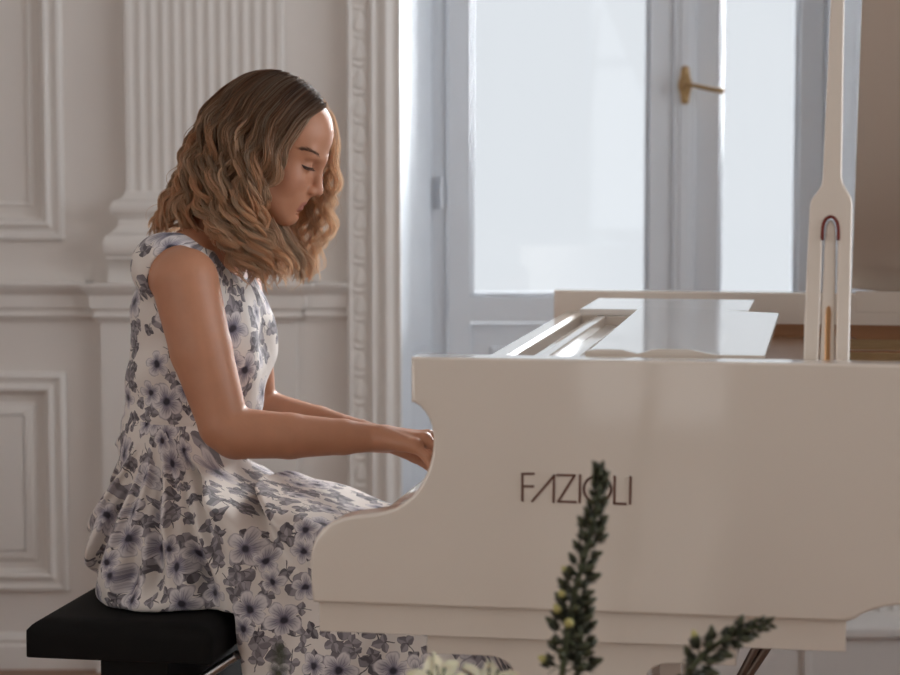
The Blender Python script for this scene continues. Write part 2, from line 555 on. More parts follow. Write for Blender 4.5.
# chair rail
zr0, zr1 = WZ(321), WZ(282)
H = zr1 - zr0
RAIL = [(zr0, .006), (zr0 + .008, .010), (zr0 + .014, .018), (zr0 + .02, .014), (zr0 + .028, .014), (zr0 + .034, .022), (zr1 - .03, .024), (zr1 - .024, .030), (zr1 - .014, .040), (zr1 - .004, .044), (zr1, .040)]
xp0, xp1 = WX(93), WX(305)
bm = bmesh.new(); extrude_profile(bm, RAIL, XL, xp0); extrude_profile(bm, RAIL, xp1, WX(349)); extrude_profile(bm, RAIL, OX1 + .14, XR)
struct('trim_3', bm, M['trim'])
BASE = [(0, .022), (WZ(645), .022), (WZ(642), .016), (WZ(638), .018), (WZ(634), .008), (WZ(632), .002)]
bm = bmesh.new(); extrude_profile(bm, BASE, XL, WX(101, 640)); extrude_profile(bm, BASE, WX(296, 640), WX(349, 640)); extrude_profile(bm, BASE, OX1 + .14, XR)
struct('baseboard_back', bm, M['trim'])

# fluted pilaster on its pedestal
bm = bmesh.new()
s0, s1 = WX(127, 100), WX(284, 100)
zs = WZ(192)
nf = 13
edge = .010
pitch = (s1 - s0 - 2 * edge) / nf
prof = [(s0, -.004), (s0, .035), (s0 + .002, .037)]
for i in range(nf):
    c = s0 + edge + pitch * (i + .5); w = pitch * .36
    prof.append((c - w, .037))
    for j in range(1, 6):
        a = math.pi * j / 6
        prof.append((c - w * math.cos(a), .037 - .0035 * math.sin(a)))
    prof.append((c + w, .037))
prof += [(s1 - .002, .037), (s1, .035), (s1, -.004)]
lo = [bm.verts.new((x, YW - h, zs)) for x, h in prof]; hi = [bm.verts.new((x, YW - h, CEIL)) for x, h in prof]
for i in range(len(prof) - 1): bm.faces.new([lo[i], lo[i + 1], hi[i + 1], hi[i]])


def pil_layer(x0, x1, steps):
    """stacked base mouldings that return round the pilaster: (z, projection beyond the plain block)"""
    rings = []
    for z, h in steps:
        rings.append([bm.verts.new(p) for p in ((x0 - h, YW + .005, z), (x0 - h, YW - .037 - h, z), (x1 + h, YW - .037 - h, z), (x1 + h, YW + .005, z))])
    for a, b_ in zip(rings, rings[1:]):
        for i in range(3): bm.faces.new([a[i], a[i + 1], b_[i + 1], b_[i]])
    bm.faces.new(rings[0][::-1]); bm.faces.new(rings[-1])


def roundish(z0, z1, h0, h1):
    return [(z0 + (z1 - z0) * (1 - math.cos(a)) / 2, h0 + (h1 - h0) * math.sin(a)) for a in np.linspace(0, math.pi, 8)]


zc = WZ(283)
pil_layer(s0, s1, [(WZ(258), .046), (WZ(257), .046)] + roundish(WZ(255), WZ(233), .036, .050) + [(WZ(231), .030), (WZ(226), .018), (WZ(219), .016), (WZ(216), .022)]
          + roundish(WZ(215), WZ(200), .022, .034) + [(WZ(199), .012), (WZ(196), .006), (WZ(191), 0.0)])
pil_layer(s0 - .046, s1 + .046, [(zc, 0), (WZ(257.5), 0)])
xd0, xd1 = WX(104, 400), WX(298, 400)
pil_layer(xd0, xd1, [(WZ(632), 0), (zr0 - .001, 0)])
pil_layer(xd0, xd1, [(0, .018), (WZ(645), .018), (WZ(640), .012), (WZ(634), 0), (WZ(632), 0)])
pil_layer(xd0, xd1, [(z, h) for z, h in RAIL])
struct('trim_4', bm, M['trim'])

# window casing with its carved band, both sides and across the top
bm = bmesh.new()
cw = OX0 - WX(348)
CAS = [(0, -.004), (0, .030), (.004, .036), (.008, .036), (.010, .024), (.052, .024), (.055, .034), (.062, .038), (.068, .030), (.078, .028), (.082, .034), (.095, .040), (.105, .036), (.112, .026), (.120, .026), (cw - .004, .032), (cw, .026), (cw, -.004)]
for sgn, xe in ((1, OX0 - cw), (-1, OX1 + cw)):
    lo = [bm.verts.new((xe + sgn * d, YW - h, 0)) for d, h in CAS]
    hi = [bm.verts.new((xe + sgn * d, YW - h, OZ1 + cw - d)) for d, h in CAS]
    for i in range(len(CAS) - 1): bm.faces.new([lo[i], lo[i + 1], hi[i + 1], hi[i]])
lo = [bm.verts.new((OX0 - cw + d, YW - h, OZ1 + cw - d)) for d, h in CAS]
hi = [bm.verts.new((OX1 + cw - d, YW - h, OZ1 + cw - d)) for d, h in CAS]
for i in range(len(CAS) - 1): bm.faces.new([lo[i], lo[i + 1], hi[i + 1], hi[i]])
zz = 0.04
step_ = 28 * YW / F
while zz < OZ1 - .05:
    for sgn, xe in ((1, OX0 - cw), (-1, OX1 + cw)):
        t = bmesh.new()
        bmesh.ops.create_uvsphere(t, u_segments=12, v_segments=8, radius=1)
        for v in t.verts:
            x, y, z = v.co
            z2 = z if z > 0 else z * 0.35
            v.co = Vector((xe + sgn * .031 + x * .0165 * (1 - .35 * max(0, z)), YW - .024 + y * .005, zz + .030 + z2 * .036))
        merge(bm, t)
        t = bmesh.new()
        bmesh.ops.create_uvsphere(t, u_segments=10, v_segments=6, radius=1)
        for v in t.verts:
            x, y, z = v.co
            v.co = Vector((xe + sgn * .031 + x * .017, YW - .024 + y * .0065, zz + .006 + z * .0045 + abs(x) * abs(x) * .007))
        merge(bm, t)
    zz += step_
struct('trim_5', bm, M['trim'])

# splayed reveals of the niche
FX0, FX1 = WX(432, 250, YG), OX1 - (WX(432, 250, YG) - OX0)
bm = bmesh.new()
for xa, xb in ((OX0, FX0), (OX1, FX1)):
    out = -.02 if xa == OX0 else .02
    sg = 1 if xa == OX0 else -1
    add_poly(bm, [(xa, YW - .02, 0), (xb, YG, 0), (xb + out * 3, YG + .01, 0), (xa + out, YW, 0)], (0, 0, OZ1))
    # raised panel strip on the reveal
    dx, dy = xb - xa, YG - YW
    L = math.hypot(dx, dy); tx, ty = dx / L, dy / L
    nx, ny = (ty, -tx) if sg > 0 else (-ty, tx)
    for z0, z1 in ((.15, WZ(352)), (WZ(345), OZ1 - .2)):
        pts = [(xa + tx * L * q + nx * o, YW + ty * L * q + ny * o) for q, o in ((.25, 0), (.32, .008), (.80, .008), (.87, 0))]
        add_poly(bm, [(x, y, z0) for x, y in pts], (0, 0, z1 - z0))
add_poly(bm, [(OX0, YW, OZ1), (OX1, YW, OZ1), (FX1, YG, OZ1), (FX0, YG, OZ1)], (0, 0, .05))
struct('trim_6', bm, M['window'])
bm = bmesh.new(); add_box(bm, OX0, OX1, YG + .0, YG + .3, -.0, .012, .003); struct('trim_7', bm, M['window'])
# low white step that runs along the wall under the window
bm = bmesh.new()
add_box(bm, .30, XR, 4.98, YW + .02, 0, .125, .004); add_box(bm, .29, XR, 4.965, YW + .02, .125, .150, .006)
for k in range(6): add_box(bm, .84 + k * .42, .86 + k * .42, 4.972, 4.99, .0, .125, .003)
struct('trim_8', bm, M['trim'])

# the double-leaf window
win = empty('window_1', ((FX0 + FX1) / 2, YG, 0), 0, kind='structure')
ox, oy = (FX0 + FX1) / 2, YG


def wbox(bm, x0, x1, y0, y1, z0, z1, bev=.004): add_box(bm, x0 - ox, x1 - ox, y0 - oy, y1 - oy, z0, z1, bev)


gX = lambda px: WX(px, 200, YG)
bm = bmesh.new()
wbox(bm, FX0 - .02, gX(447), YG + .0, YG + .08, 0, OZ1); wbox(bm, gX(822), FX1 + .02, YG + .0, YG + .08, 0, OZ1)
wbox(bm, FX0, FX1, YG + .0, YG + .08, OZ1 - .06, OZ1); wbox(bm, FX0, FX1, YG + .0, YG + .08, 0.0, .05)
bmobj('window_frame', bm, M['window'], win)
gb, ztop = WZ(296, YG), OZ1 - .12
for a, b_, c, d in ((447, 471, 648, 684), (684, 719, 797, 822)):
    xa, xb, xc, xd = gX(a), gX(b_), gX(c), gX(d)
    bm = bmesh.new()
    for x0, x1 in ((xa, xb), (xc, xd)):
        wbox(bm, x0 + .001, x1, YG - .012, YG + .04, .05, OZ1 - .06, .005)
    wbox(bm, xa, xd, YG - .011, YG + .04, ztop, OZ1 - .06)
    wbox(bm, xa, xd, YG - .011, YG + .04, WZ(322, YG), gb, .005)
    wbox(bm, xa, xd, YG - .011, YG + .04, .05, .17)
    # bead round the glass
    for x0, x1, z0, z1 in ((xb, xb + .009, gb, ztop), (xc - .009, xc, gb, ztop), (xb, xc, gb, gb + .009), (xb, xc, ztop - .009, ztop)):
        wbox(bm, x0, x1, YG + .004, YG + .03, z0, z1, .003)
    sash = bmobj('window_sash', bm, M['window'], win)
    bm = bmesh.new(); wbox(bm, xb - .005, xc + .005, YG + .018, YG + .03, .15, WZ(324, YG), .001)
    wbox(bm, xb + .05, xc - .05, YG + .008, YG + .022, .22, WZ(324, YG) - .06, .006)
    bmobj('lower_panel', bm, M['window'], sash)
    bm = bmesh.new(); wbox(bm, xb - .004, xc + .004, YG + .016, YG + .020, gb - .004, ztop + .004, 0)
    bmobj('pane', bm, M['glass'], sash)
# meeting strip, hinge and handle
bm = bmesh.new()
wbox(bm, gX(672), gX(694), YG - .026, YG - .008, .06, OZ1 - .06, .007)
wbox(bm, gX(678), gX(688), YG - .032, YG - .02, .06, OZ1 - .06, .004)
bmobj('meeting_strip', bm, M['window'], win)
for hz in (WZ(193, YG), WZ(193, YG) + 1.1, .45):
    mb = MB(); mb.tube([(gX(441) - ox, -.012, hz - .04), (gX(441) - ox, -.012, hz + .04)], .008, 10)
    mb.build('hinge', M['window'], win, 40)
hp = at_y(685, 85, YG - .035)
bm = bmesh.new()
t = []
for k in range(28):
    a = 2 * math.pi * k / 28
    rx = .0155 * (1 + .12 * math.cos(6 * a)); rz_ = .050 * (1 + .05 * math.cos(6 * a))
    t.append((hp[0] - ox + rx * math.cos(a), YG - .034 - oy, hp[2] + rz_ * math.sin(a)))
add_poly(bm, t, (0, -.006, 0), .002)
for dz in (.034, -.034):
    q = bmesh.new(); bmesh.ops.create_uvsphere(q, u_segments=10, v_segments=8, radius=.007)
    q.transform(Matrix.Translation((hp[0] - ox, YG - .041 - oy, hp[2] + dz))); merge(bm, q)
hd = bmobj('window_handle', bm, M['brass'], win)
mb = MB()
hx = hp[0] - ox; hy = -.036
mb.tube([(hx, hy, hp[2]), (hx, hy - .035, hp[2])], [.009, .008], 12)
e = at_y(724, 91, YG - .08)
mb.tube(spline([(hx - .008, hy - .036, hp[2] + .001), (hx + .02, hy - .038, hp[2] - .003), (e[0] - ox - .03, hy - .04, e[2] + .004), (e[0] - ox, hy - .04, e[2])], 14), np.interp(np.linspace(0, 1, 14), [0, .2, .8, 1], [.0065, .005, .006, .0068]), 12)
mb.build('lever', M['brass'], hd, 40)
# ------------------------------------------------------------------ grand piano
VW = 1.56                                            # width over the rims
piano = empty('grand_piano', tuple(P0), -TH, label='white glossy grand piano with brown lettering on its side', cat='piano')
zr = lambda px, py, v=0.0: PL(px, py, v)[2]

ctrl = [(-.2, 0), (0, 0), (.35, 0), (.60, .002), (.72, .008), (.86, .030), (1.00, .085), (1.15, .20), (1.32, .37), (1.52, .54), (1.75, .69), (1.95, .85), (2.08, 1.03), (2.12, 1.20), (2.09, VW - .10), (1.99, VW - .02), (1.86, VW - .001), (1.7, VW), (1.2, VW), (.6, VW), (0, VW), (-.2, VW)]
path = spline([(u, v) for u, v in ctrl], 900)
seg = np.linalg.norm(np.diff(path, axis=0), axis=1)
arc = np.concatenate([[0], np.cumsum(seg)]) - .2
LEN = float(arc[-1]) - .2                             # s of the far front corner (u = 0)


def rim_pt(s, n, z):
    i = np.interp(s, arc, np.arange(len(arc)))
    k = min(int(i), len(path) - 2); f = i - k
    p = path[k] * (1 - f) + path[k + 1] * f
    t = path[min(k + 1, len(path) - 1)] - path[max(k - 1, 0)]; t = t / np.linalg.norm(t)
    if s < .45: return (s, n, z)
    if s > LEN - .45: return (LEN - s, VW - n, z)
    return (p[0] - t[1] * n, p[1] + t[0] * n, z)


cheek_px = [(411, 360), (411, 402), (414.5, 403), (419, 406), (424, 411), (428.5, 418), (431.5, 426), (433, 436), (433, 446), (431.5, 457), (429, 467), (425, 477), (419.5, 487), (412.5, 496), (404, 503), (394, 508.5), (382, 512), (368, 514.5), (354, 516), (342, 518), (331, 522.5), (322, 529), (315.5, 538), (311.5, 548), (310, 560), (310.5, 580), (312.5, 602)]
cheek = [(PL(x, y, 0)[0], PL(x, y, 0)[2]) for x, y in cheek_px]
zbot = zr(600, 613)
cheek[-1] = (cheek[-1][0], zbot)
cheek[0] = (0.0, ZT)
st = [PL(x, y, 0) for x, y in ((848, 623), (855, 619.5), (863, 614.5), (873, 610.5), (886, 607.5), (900, 606))]
step = [(p[0], p[2]) for p in st]
step[0] = (step[0][0], zbot)
zback = step[-1][1] + .004
poly = list(cheek)
poly += step + [(step[-1][0] + .05, zback)]
far_step = [(LEN - u, z) for u, z in step][::-1]
poly += [(LEN - step[-1][0] - .05, zback)] + far_step + [(LEN - u, z) for u, z in cheek][::-1]
RT = .055
bm = bmesh.new()
add_poly(bm, [(s, 0, z) for s, z in poly], (0, RT, 0), .0045, 3)
s = .45
while s < LEN - .4:
    bmesh.ops.bisect_plane(bm, geom=list(bm.verts) + list(bm.edges) + list(bm.faces), dist=1e-6, plane_co=(s, 0, 0), plane_no=(1, 0, 0))
    s += .022
bmesh.ops.triangulate(bm, faces=[f for f in bm.faces if len(f.verts) > 4])
for v in bm.verts:
    v.co = Vector(rim_pt(v.co.x, v.co.y, v.co.z))
bmobj('rim', bm, M['lacquer'], piano, 40)

# wood veneer lining inside the rim
s = np.linspace(.30, LEN - .30, 90)
mb = MB()
V, Fc = [], []
for q in s:
    for n_, z_ in ((RT - .001, ZT - .062), (RT + .006, ZT - .062), (RT + .006, ZT - .19), (RT - .001, ZT - .19)): V.append(rim_pt(q, n_, z_))
for i in range(len(s) - 1):
    for j in range(4): Fc.append((i * 4 + j, i * 4 + (j + 1) % 4, i * 4 + 4 + (j + 1) % 4, i * 4 + 4 + j))
mesh('inner_rim', V, Fc, M['veneer'], piano, False)
# soundboard and plate inside
inner = [rim_pt(q, RT, 0) for q in np.linspace(.28, LEN - .28, 80)]
bm = bmesh.new(); add_poly(bm, [(p[0], p[1], ZT - .20) for p in inner], (0, 0, .012)); bmobj('soundboard', bm, M['soundboard'], piano)
bm = bmesh.new()
inA = [rim_pt(q, RT + .008, 0) for q in np.linspace(.44, LEN - .44, 80)]
inB = [rim_pt(q, RT + .115, 0) for q in np.linspace(.44, LEN - .44, 80)]
for i in range(79):
    a, b_, c, d = inA[i], inA[i + 1], inB[i + 1], inB[i]
    add_poly(bm, [(p[0], p[1], ZT - .118) for p in (a, b_, c, d)], (0, 0, .016))
add_poly(bm, [(.30, .06, ZT - .10), (.62, .06, ZT - .10), (.60, VW - .06, ZT - .10), (.30, VW - .06, ZT - .10)], (0, 0, .014), .004)
for v0, u1, v1 in ((.45, 1.30, .62), (.80, 1.75, .95), (1.08, 2.0, 1.12)):
    add_poly(bm, [(.58, v0 - .012, ZT - .105), (u1, v1 - .012, ZT - .105), (u1, v1 + .012, ZT - .105), (.58, v0 + .012, ZT - .105)], (0, 0, .03), .005)
bmobj('iron_plate', bm, M['gold_plate'], piano)
mb = MB()
for k in range(70):
    v = .12 + k * .0178
    ue = float(np.interp(v, [.1, .4, .7, 1.0, 1.3, 1.4], [.80, 1.18, 1.55, 1.85, 1.92, 1.85]))
    mb.tube([(.56, v, ZT - .079), (ue, v + .04, ZT - .086)], .0011, 4)
tag(mb.build('strings', M['brass'], piano), kind='stuff')

# keybed with its moulding, key slip, key blocks, fallboard
kb0, kb1 = PL(319, 620, .012)[0], PL(846, 640, .012)[0]
zk0 = zr(600, 642.5, .012)
bm = bmesh.new(); add_box(bm, kb0, kb1, .012, VW - .012, zk0, zbot + .012, .002); bmobj('keybed', bm, M['lacquer'], piano)
KZ = PL(445, 479, .60)[2] - .0066                     # key surface
KU0 = PL(432, 476, .57)[0] - .012
bm = bmesh.new(); add_box(bm, KU0 - .045, KU0 - .012, RT - .002, VW - RT + .002, zbot - .004, KZ - .022, .006, 3); bmobj('key_slip', bm, M['lacquer'], piano)
keyw = (VW - 2 * RT - .17) / 52
v_lo = RT + .085
FB = .045                                            # face of the fallboard
for side in (0, 1):
    bm = bmesh.new()
    a = RT - .001 if side == 0 else VW - RT - .083
    add_box(bm, KU0 - .010, FB + .02, a, a + .084, zbot - .004, KZ + .012, .006, 3)
    bmobj('key_block', bm, M['lacquer'], piano)
wk = None
blk = None
for i in range(52):
    v0 = v_lo + i * keyw
    if wk is None:
        bm = bmesh.new(); add_box(bm, KU0, FB + .01, 0, keyw - .0009, KZ - .02, KZ, .0012)
        wk = bmobj('white_key', bm, M['key'], piano); wk.location = (0, v0, 0)
    else:
        o = wk.copy(); COL.objects.link(o); o.location = (0, v0, 0)
    # the treble end is the near one, so count scale degrees from the far end
    deg = (51 - i + 5) % 7                            # A=5 ... C=0
    if i > 0 and deg in (0, 1, 3, 4, 5):              # C D F G A carry a sharp toward the treble
        vb = v0 - .0048
        if blk is None:
            bm = bmesh.new(); add_box(bm, KU0 + .05, FB + .01, -.0002, .0098, KZ - .012, KZ + .012, .0018)
            blk = bmobj('black_key', bm, M['ebony'], piano); blk.location = (0, vb, 0)
        else:
            o = blk.copy(); COL.objects.link(o); o.location = (0, vb, 0)
bm = bmesh.new()
zf = PZ(551, 316, .952)[2]
add_poly(bm, [(FB, 0, KZ - .004), (FB - .004, 0, KZ + .05), (FB - .022, 0, zf - .03), (FB - .022, 0, zf - .004), (FB - .018, 0, zf), (FB + .006, 0, zf), (FB + .012, 0, zf - .006), (FB + .02, 0, KZ - .004)], (0, VW - 2 * RT - .004, 0), .0015)
bm.transform(Matrix.Translation((0, RT + .002, 0)))
bmobj('fallboard', bm, M['lacquer'], piano)
# rails and shelves behind the fallboard, up to the music desk
bm = bmesh.new()
add_box(bm, FB + .030, FB + .075, RT + .001, VW - RT - .001, ZT - .12, zf - .012, .003)
add_box(bm, FB + .095, FB + .13, RT + .001, VW - RT - .001, ZT - .12, zf + .008, .003)
bmobj('stretcher', bm, M['lacquer'], piano)
bm = bmesh.new()
add_box(bm, FB + .02, .30, RT + .001, VW - RT - .001, ZT - .13, ZT - .075, .002)
bmobj('action_cover', bm, M['lacquer_dull'], piano)

# music desk lying flat and the tray it slides on
DZ = ZT + .001
d0, d1, d2, d3 = PZ(641, 306, DZ), PZ(779.5, 313, DZ), PZ(765, 357, DZ), PZ(586, 352.5, DZ)
vn = .082
d3 = d0 + (d3 - d0) * ((vn - d0[1]) / (d3[1] - d0[1])); d2 = d1 + (d2 - d1) * ((vn - d1[1]) / (d2[1] - d1[1]))
bm = bmesh.new()
add_poly(bm, [tuple(p) for p in (d0, d1, d2, d3)], (0, 0, -.010), .002)
dk = bmobj('music_desk', bm, M['mirror_lacquer'], piano)
# curved ledge along the near edge of the desk
bm = bmesh.new()
n = 24
top = []
for i in range(n + 1):
    q = i / n
    p = d3 + (d2 - d3) * q
    h = .000
    if q < .28: h = .006 * min(1, (q + .06) / .12) if q < .2 else .006 * (1 - (q - .2) / .09)
    elif .30 < q < .95: h = .0075 * min(1, (q - .30) / .08) * min(1, max(0, (.74 - q) / .16)) 
    top.append((p[0], p[1] - .0005, p[2] + max(.0008, h)))
pts = top + [(d2[0], d2[1] - .0005, DZ - .014), (d3[0], d3[1] - .0005, DZ - .014)]
add_poly(bm, pts, (0, .010, 0), .0012)
bmobj('desk_ledge', bm, M['lacquer'], dk)
TZ = ZT - .006
a, b_ = PZ(598, 298, TZ), PZ(752, 304.5, TZ)
vfar = min(a[1], VW - RT - .01)
bm = bmesh.new()
add_box(bm, a[0], b_[0], d0[1] + .012, vfar, TZ - .012, TZ, .002)
bmobj('desk_tray', bm, M['mirror_lacquer'], piano)
g0, g1 = PZ(607, 309, ZT - .02), PZ(555, 354, ZT - .02)
ur = (g0[0] + g1[0]) / 2
bm = bmesh.new()
add_box(bm, ur - .008, ur + .008, RT + .002, VW - RT - .16, ZT - .08, ZT - .018, .003)
add_box(bm, ur - .008, .38, d0[1] - .002, d0[1] + .012, ZT - .08, ZT - .018, .003)
bmobj('desk_slide', bm, M['lacquer'], piano)
bm = bmesh.new()
add_box(bm, ur + .01, .36, RT + .002, d0[1] - .004, ZT - .09, ZT - .045, .002)
bmobj('pin_block', bm, M['lacquer_dull'], piano)

# lid, propped open, hinged along the far rim
LA = R(33.0)
LU = .590
lid_out = [(LU, 0.0)] + [tuple(rim_pt(q, -.012, 0)[:2]) for q in np.linspace(.66, LEN - LU, 70)]
lid_out[-1] = (LU, VW)


def lid_pt(u, v, h):
    w = VW - v
    return (u, VW - w * math.cos(LA) + h * math.sin(LA), ZT + .006 + w * math.sin(LA) + h * math.cos(LA))


bm = bmesh.new()
add_poly(bm, [lid_pt(u, v, 0) for u, v in lid_out], tuple(np.array(lid_pt(1, 1, .02)) - np.array(lid_pt(1, 1, 0))), .003)
lid = bmobj('lid', bm, M['lacquer'], piano)
bm = bmesh.new()                                     # front flap folded back over the lid
add_poly(bm, [lid_pt(u, v, .024) for u, v in ((LU + .005, .01), (LU + .58, .04), (LU + .58, VW), (LU + .005, VW))], tuple(np.array(lid_pt(1, 1, .042)) - np.array(lid_pt(1, 1, .024))), .003)
bmobj('lid_flap', bm, M['lacquer'], lid)
bm = bmesh.new()                                     # hinge strip on the far rim
add_box(bm, LU + .008, 1.8, VW - RT - .001, VW - RT + .012, ZT - .038, ZT + .004, .002)
bmobj('hinge_strip', bm, M['lacquer'], lid)
mb = MB(); mb.tube([(LU - .006, VW - RT - .004, ZT - .05), (LU - .006, VW - RT - .004, ZT - .012)], .004, 8); mb.build('hinge_pin', M['steel'], lid, 40)

# prop stick: a leaning blade with an arched slot and a half stick inside
v0, v1 = RT + .020, .30
zt_ = ZT + .006 + (VW - v1) * math.tan(LA) - .004
lean = (v1 - v0) / (zt_ - ZT)


def PP(px, py, off=0.0):
    """point on the leaning plane of the prop stick"""
    d = ray(px, py)
    nrm = VA - lean * np.array([0, 0, 1.0])
    base = P0 + VA * (v0 + off) + np.array([0, 0, ZT])
    t = ((base - CAM) @ nrm) / (d @ nrm)
    return loc(CAM + t * d)


def prop_poly(px, th, off=0.0):
    return [tuple(PP(x, y, off)) for x, y in px], (0, th, 0)


sl = [(835.2, 376), (836.6, 300), (838.0, 232), (837.5, 224), (835.5, 219), (832, 216.3), (829, 216.3), (825.7, 219), (823.6, 224), (822.8, 232), (820.5, 300), (817.9, 376)]
top_l, top_r = PP(831, 0), PP(844, 0)
bl, br = PP(823.5, 172), PP(841, 172)


def ext(p, q, z):
    t = (z - q[2]) / (p[2] - q[2])
    return tuple(q + (p - q) * t)


outl = [(803, 376), (804.5, 320), (807, 260), (809.5, 210), (810.5, 202), (813, 197), (818, 191), (821.3, 185), (822.6, 178)]
outr = [(842, 178), (843.5, 184), (847.5, 191), (851, 197), (852.6, 203), (852.6, 212), (851.5, 260), (850.2, 320), (849, 376)]
pts = [tuple(PP(*p)) for p in outl] + [ext(top_l, bl, zt_), ext(top_r, br, zt_)] + [tuple(PP(*p)) for p in outr] + [tuple(PP(*p)) for p in sl]
bm = bmesh.new(); add_poly(bm, pts, (0, .022, 0), .003, 3)
prop = bmobj('lid_prop', bm, M['lacquer'], piano)
ins = [(834.0, 374), (835.0, 300), (835.8, 236), (835.0, 226), (833, 221.5), (830.6, 220), (828, 221.5), (826, 226), (825.0, 236), (822, 300), (819.5, 374)]
bm = bmesh.new(); add_poly(bm, [tuple(PP(x, y, .003)) for x, y in ins], (0, .016, 0), .003, 3)
bmobj('half_stick', bm, M['lacquer'], prop)
mb = MB()
arch = [PP(x, y, -.0005) for x, y in ((838.2, 240), (838.4, 232), (837.6, 224.5), (835.4, 219.6), (832.2, 217), (829, 217), (825.6, 219.6), (823.3, 224.5), (822.4, 232), (822.2, 240))]
mb.tube(spline(arch, 40), .0021, 8); mb.build('slot_felt', M['felt'], prop)
pin = [(824.6, 372), (825.2, 330), (825.6, 312), (826.5, 307.5), (828.6, 305.8), (830.4, 307.5), (831, 312), (830.4, 330), (829.6, 372)]
bm = bmesh.new(); add_poly(bm, [tuple(PP(x, y, .0005)) for x, y in pin], (0, .006, 0), .001); bmobj('prop_pin', bm, M['copper'], prop)
bm = bmesh.new(); add_box(bm, PP(800, 380)[0], PP(852, 380)[0], RT - .002, v0 + .05, ZT - .085, ZT - .03, .004); bmobj('prop_socket', bm, M['lacquer'], prop)

# lettering on the near side
mb = []
bm = bmesh.new()
zoff = -.0012


def bar(p, q, w=.0031):
    a, b2 = PL(*p, 0), PL(*q, 0)
    d = b2 - a; d = d / np.linalg.norm(d); n_ = np.array([-d[2], 0, d[0]]) * w / 2
    a2, b3 = a - d * w * .3, b2 + d * w * .3
    add_poly(bm, [tuple(x + np.array([0, zoff, 0])) for x in (a2 - n_, b3 - n_, b3 + n_, a2 + n_)], (0, .0016, 0))


for p, q in (((522.4, 473.5), (522.4, 500.7)), ((522.4, 473.7), (534, 473.7)), ((522.4, 486), (533.4, 486.3)),
             ((532.2, 501.2), (554.3, 475.2)), ((554, 475), (553.5, 502)),
             ((557.3, 475), (574.6, 475.3)), ((574.6, 475.4), (558.3, 501.2)), ((557.8, 501.4), (576, 502)),
             ((580, 475), (579.6, 502.3)), ((614.6, 476.2), (614.2, 503.3)), ((614.2, 503.4), (626, 504)), ((630.5, 476.6), (630, 504))):
    bar(p, q)
oc = [(597.4 + 13.6 * math.cos(2 * math.pi * k / 40), 489 + 13.2 * math.sin(2 * math.pi * k / 40)) for k in range(41)]
for p, q in zip(oc, oc[1:]): bar(p, q)
bmobj('side_lettering', bm, M['letter'], piano)

# legs and lyre
zl = zk0
w0, w1 = PL(425, 650, .02)[0], PL(736, 660, .02)[0]
zw = PL(425, 655.5, .02)[2]
uc = (w0 + w1) / 2


def leg(uc, va, vb, w0, w1):
    bm = bmesh.new()
    hw = .088
    pts = [(w0, zl), (w0, zw), (w0 + .085, zw)]
    xa = uc - hw
    r_ = xa - (w0 + .085)
    for k in range(1, 9):
        a = math.pi / 2 * k / 8
        pts.append((w0 + .085 + r_ * math.sin(a), zw - r_ * (1 - math.cos(a)) * .7))
    bw = .055
    pts += [(uc - bw, .13), (uc + bw, .13)]
    left = pts[:-1]
    pts = left + [(2 * uc - x, z) for x, z in left[::-1]]
    add_poly(bm, [(x, va, z) for x, z in pts], (0, vb - va, 0), .003)
    lg = bmobj('leg', bm, M['lacquer'], piano)
    mb = MB(); vm = (va + vb) / 2
    mb.tube([(uc, vm, .135), (uc, vm, .115), (uc, vm, .075)], [.045, .045, .03], 20)
    cas = mb.build('caster', M['brass'], lg, 40)
    mb = MB(); mb.tube([(uc - .014, vm, .033), (uc + .014, vm, .033)], .033, 20); mb.tube([(uc, vm, .08), (uc, vm, .035)], .012, 10)
    mb.build('wheel', M['brass'], cas, 40)


leg(uc, .030, .16, w0, w1)
leg(uc, VW - .16, VW - .03, w0, w1)
leg(1.72, 1.02, 1.15, 1.72 - (w1 - w0) / 2, 1.72 + (w1 - w0) / 2)
bm = bmesh.new(); add_box(bm, 1.5, 1.94, .98, 1.19, zl - .001, zback + .02, .003); bmobj('leg_block', bm, M['lacquer'], piano)
bm = bmesh.new()                                     # belly beams under the soundboard
for v_a, u_b in ((.45, 1.35), (.75, 1.7), (1.1, 2.0)):
    add_box(bm, .5, u_b, v_a, v_a + .07, zback - .0, ZT - .2, .004)
bmobj('back_post', bm, M['veneer'], piano)
lyu = PL(667, 670, .70)[0]
bm = bmesh.new()
add_box(bm, lyu - .035, lyu + .035, .60, .86, .10, .17, .005)
add_box(bm, lyu - .05, lyu + .09, .60, .86, zk0 - .03, zk0, .004)
for v in (.635, .80): add_box(bm, lyu - .008, lyu + .028, v, v + .026, .16, zk0 - .01, .004)
ly = bmobj('pedal_lyre', bm, M['lacquer'], piano)
mb = MB()
for v in (.675, .70, .725): mb.tube([(lyu - .004, v, .15), (lyu - .004, v, zk0 - .01)], .004, 8)
mb.build('pedal_rod', M['rod'], ly, 40)
for v in (.68, .73, .78):
    mb = MB(); mb.tube(spline([(lyu, v, .12), (lyu - .08, v, .105), (lyu - .15, v, .075)], 10), np.linspace(.007, .014, 10), 8)
    mb.build('pedal', M['brass'], ly)
for px0, px1 in ((768, 748), (757, 741)):
    a, b_ = PL(px0, 646, .74), PL(px1, 676, .74)
    t = (b_ - a); t = t / abs(t[2])
    e = a + t * (a[2] - .17)
    mb = MB(); mb.tube([a - t * .03, e], .0075, 10); mb.build('lyre_brace', M['rod'], ly, 40)

# ------------------------------------------------------------------ bench
BV0, BV1 = .43, 1.03
bl_, br_ = PL(24, 645, BV0), PL(211, 655, BV0)
bu0, bu1 = float(bl_[0]), float(br_[0])
bz0 = float(PL(130, 664, BV0)[2])
BZ = float(PL(130, 625, BV0)[2])
bc = ((bu0 + bu1) / 2, (BV0 + BV1) / 2)


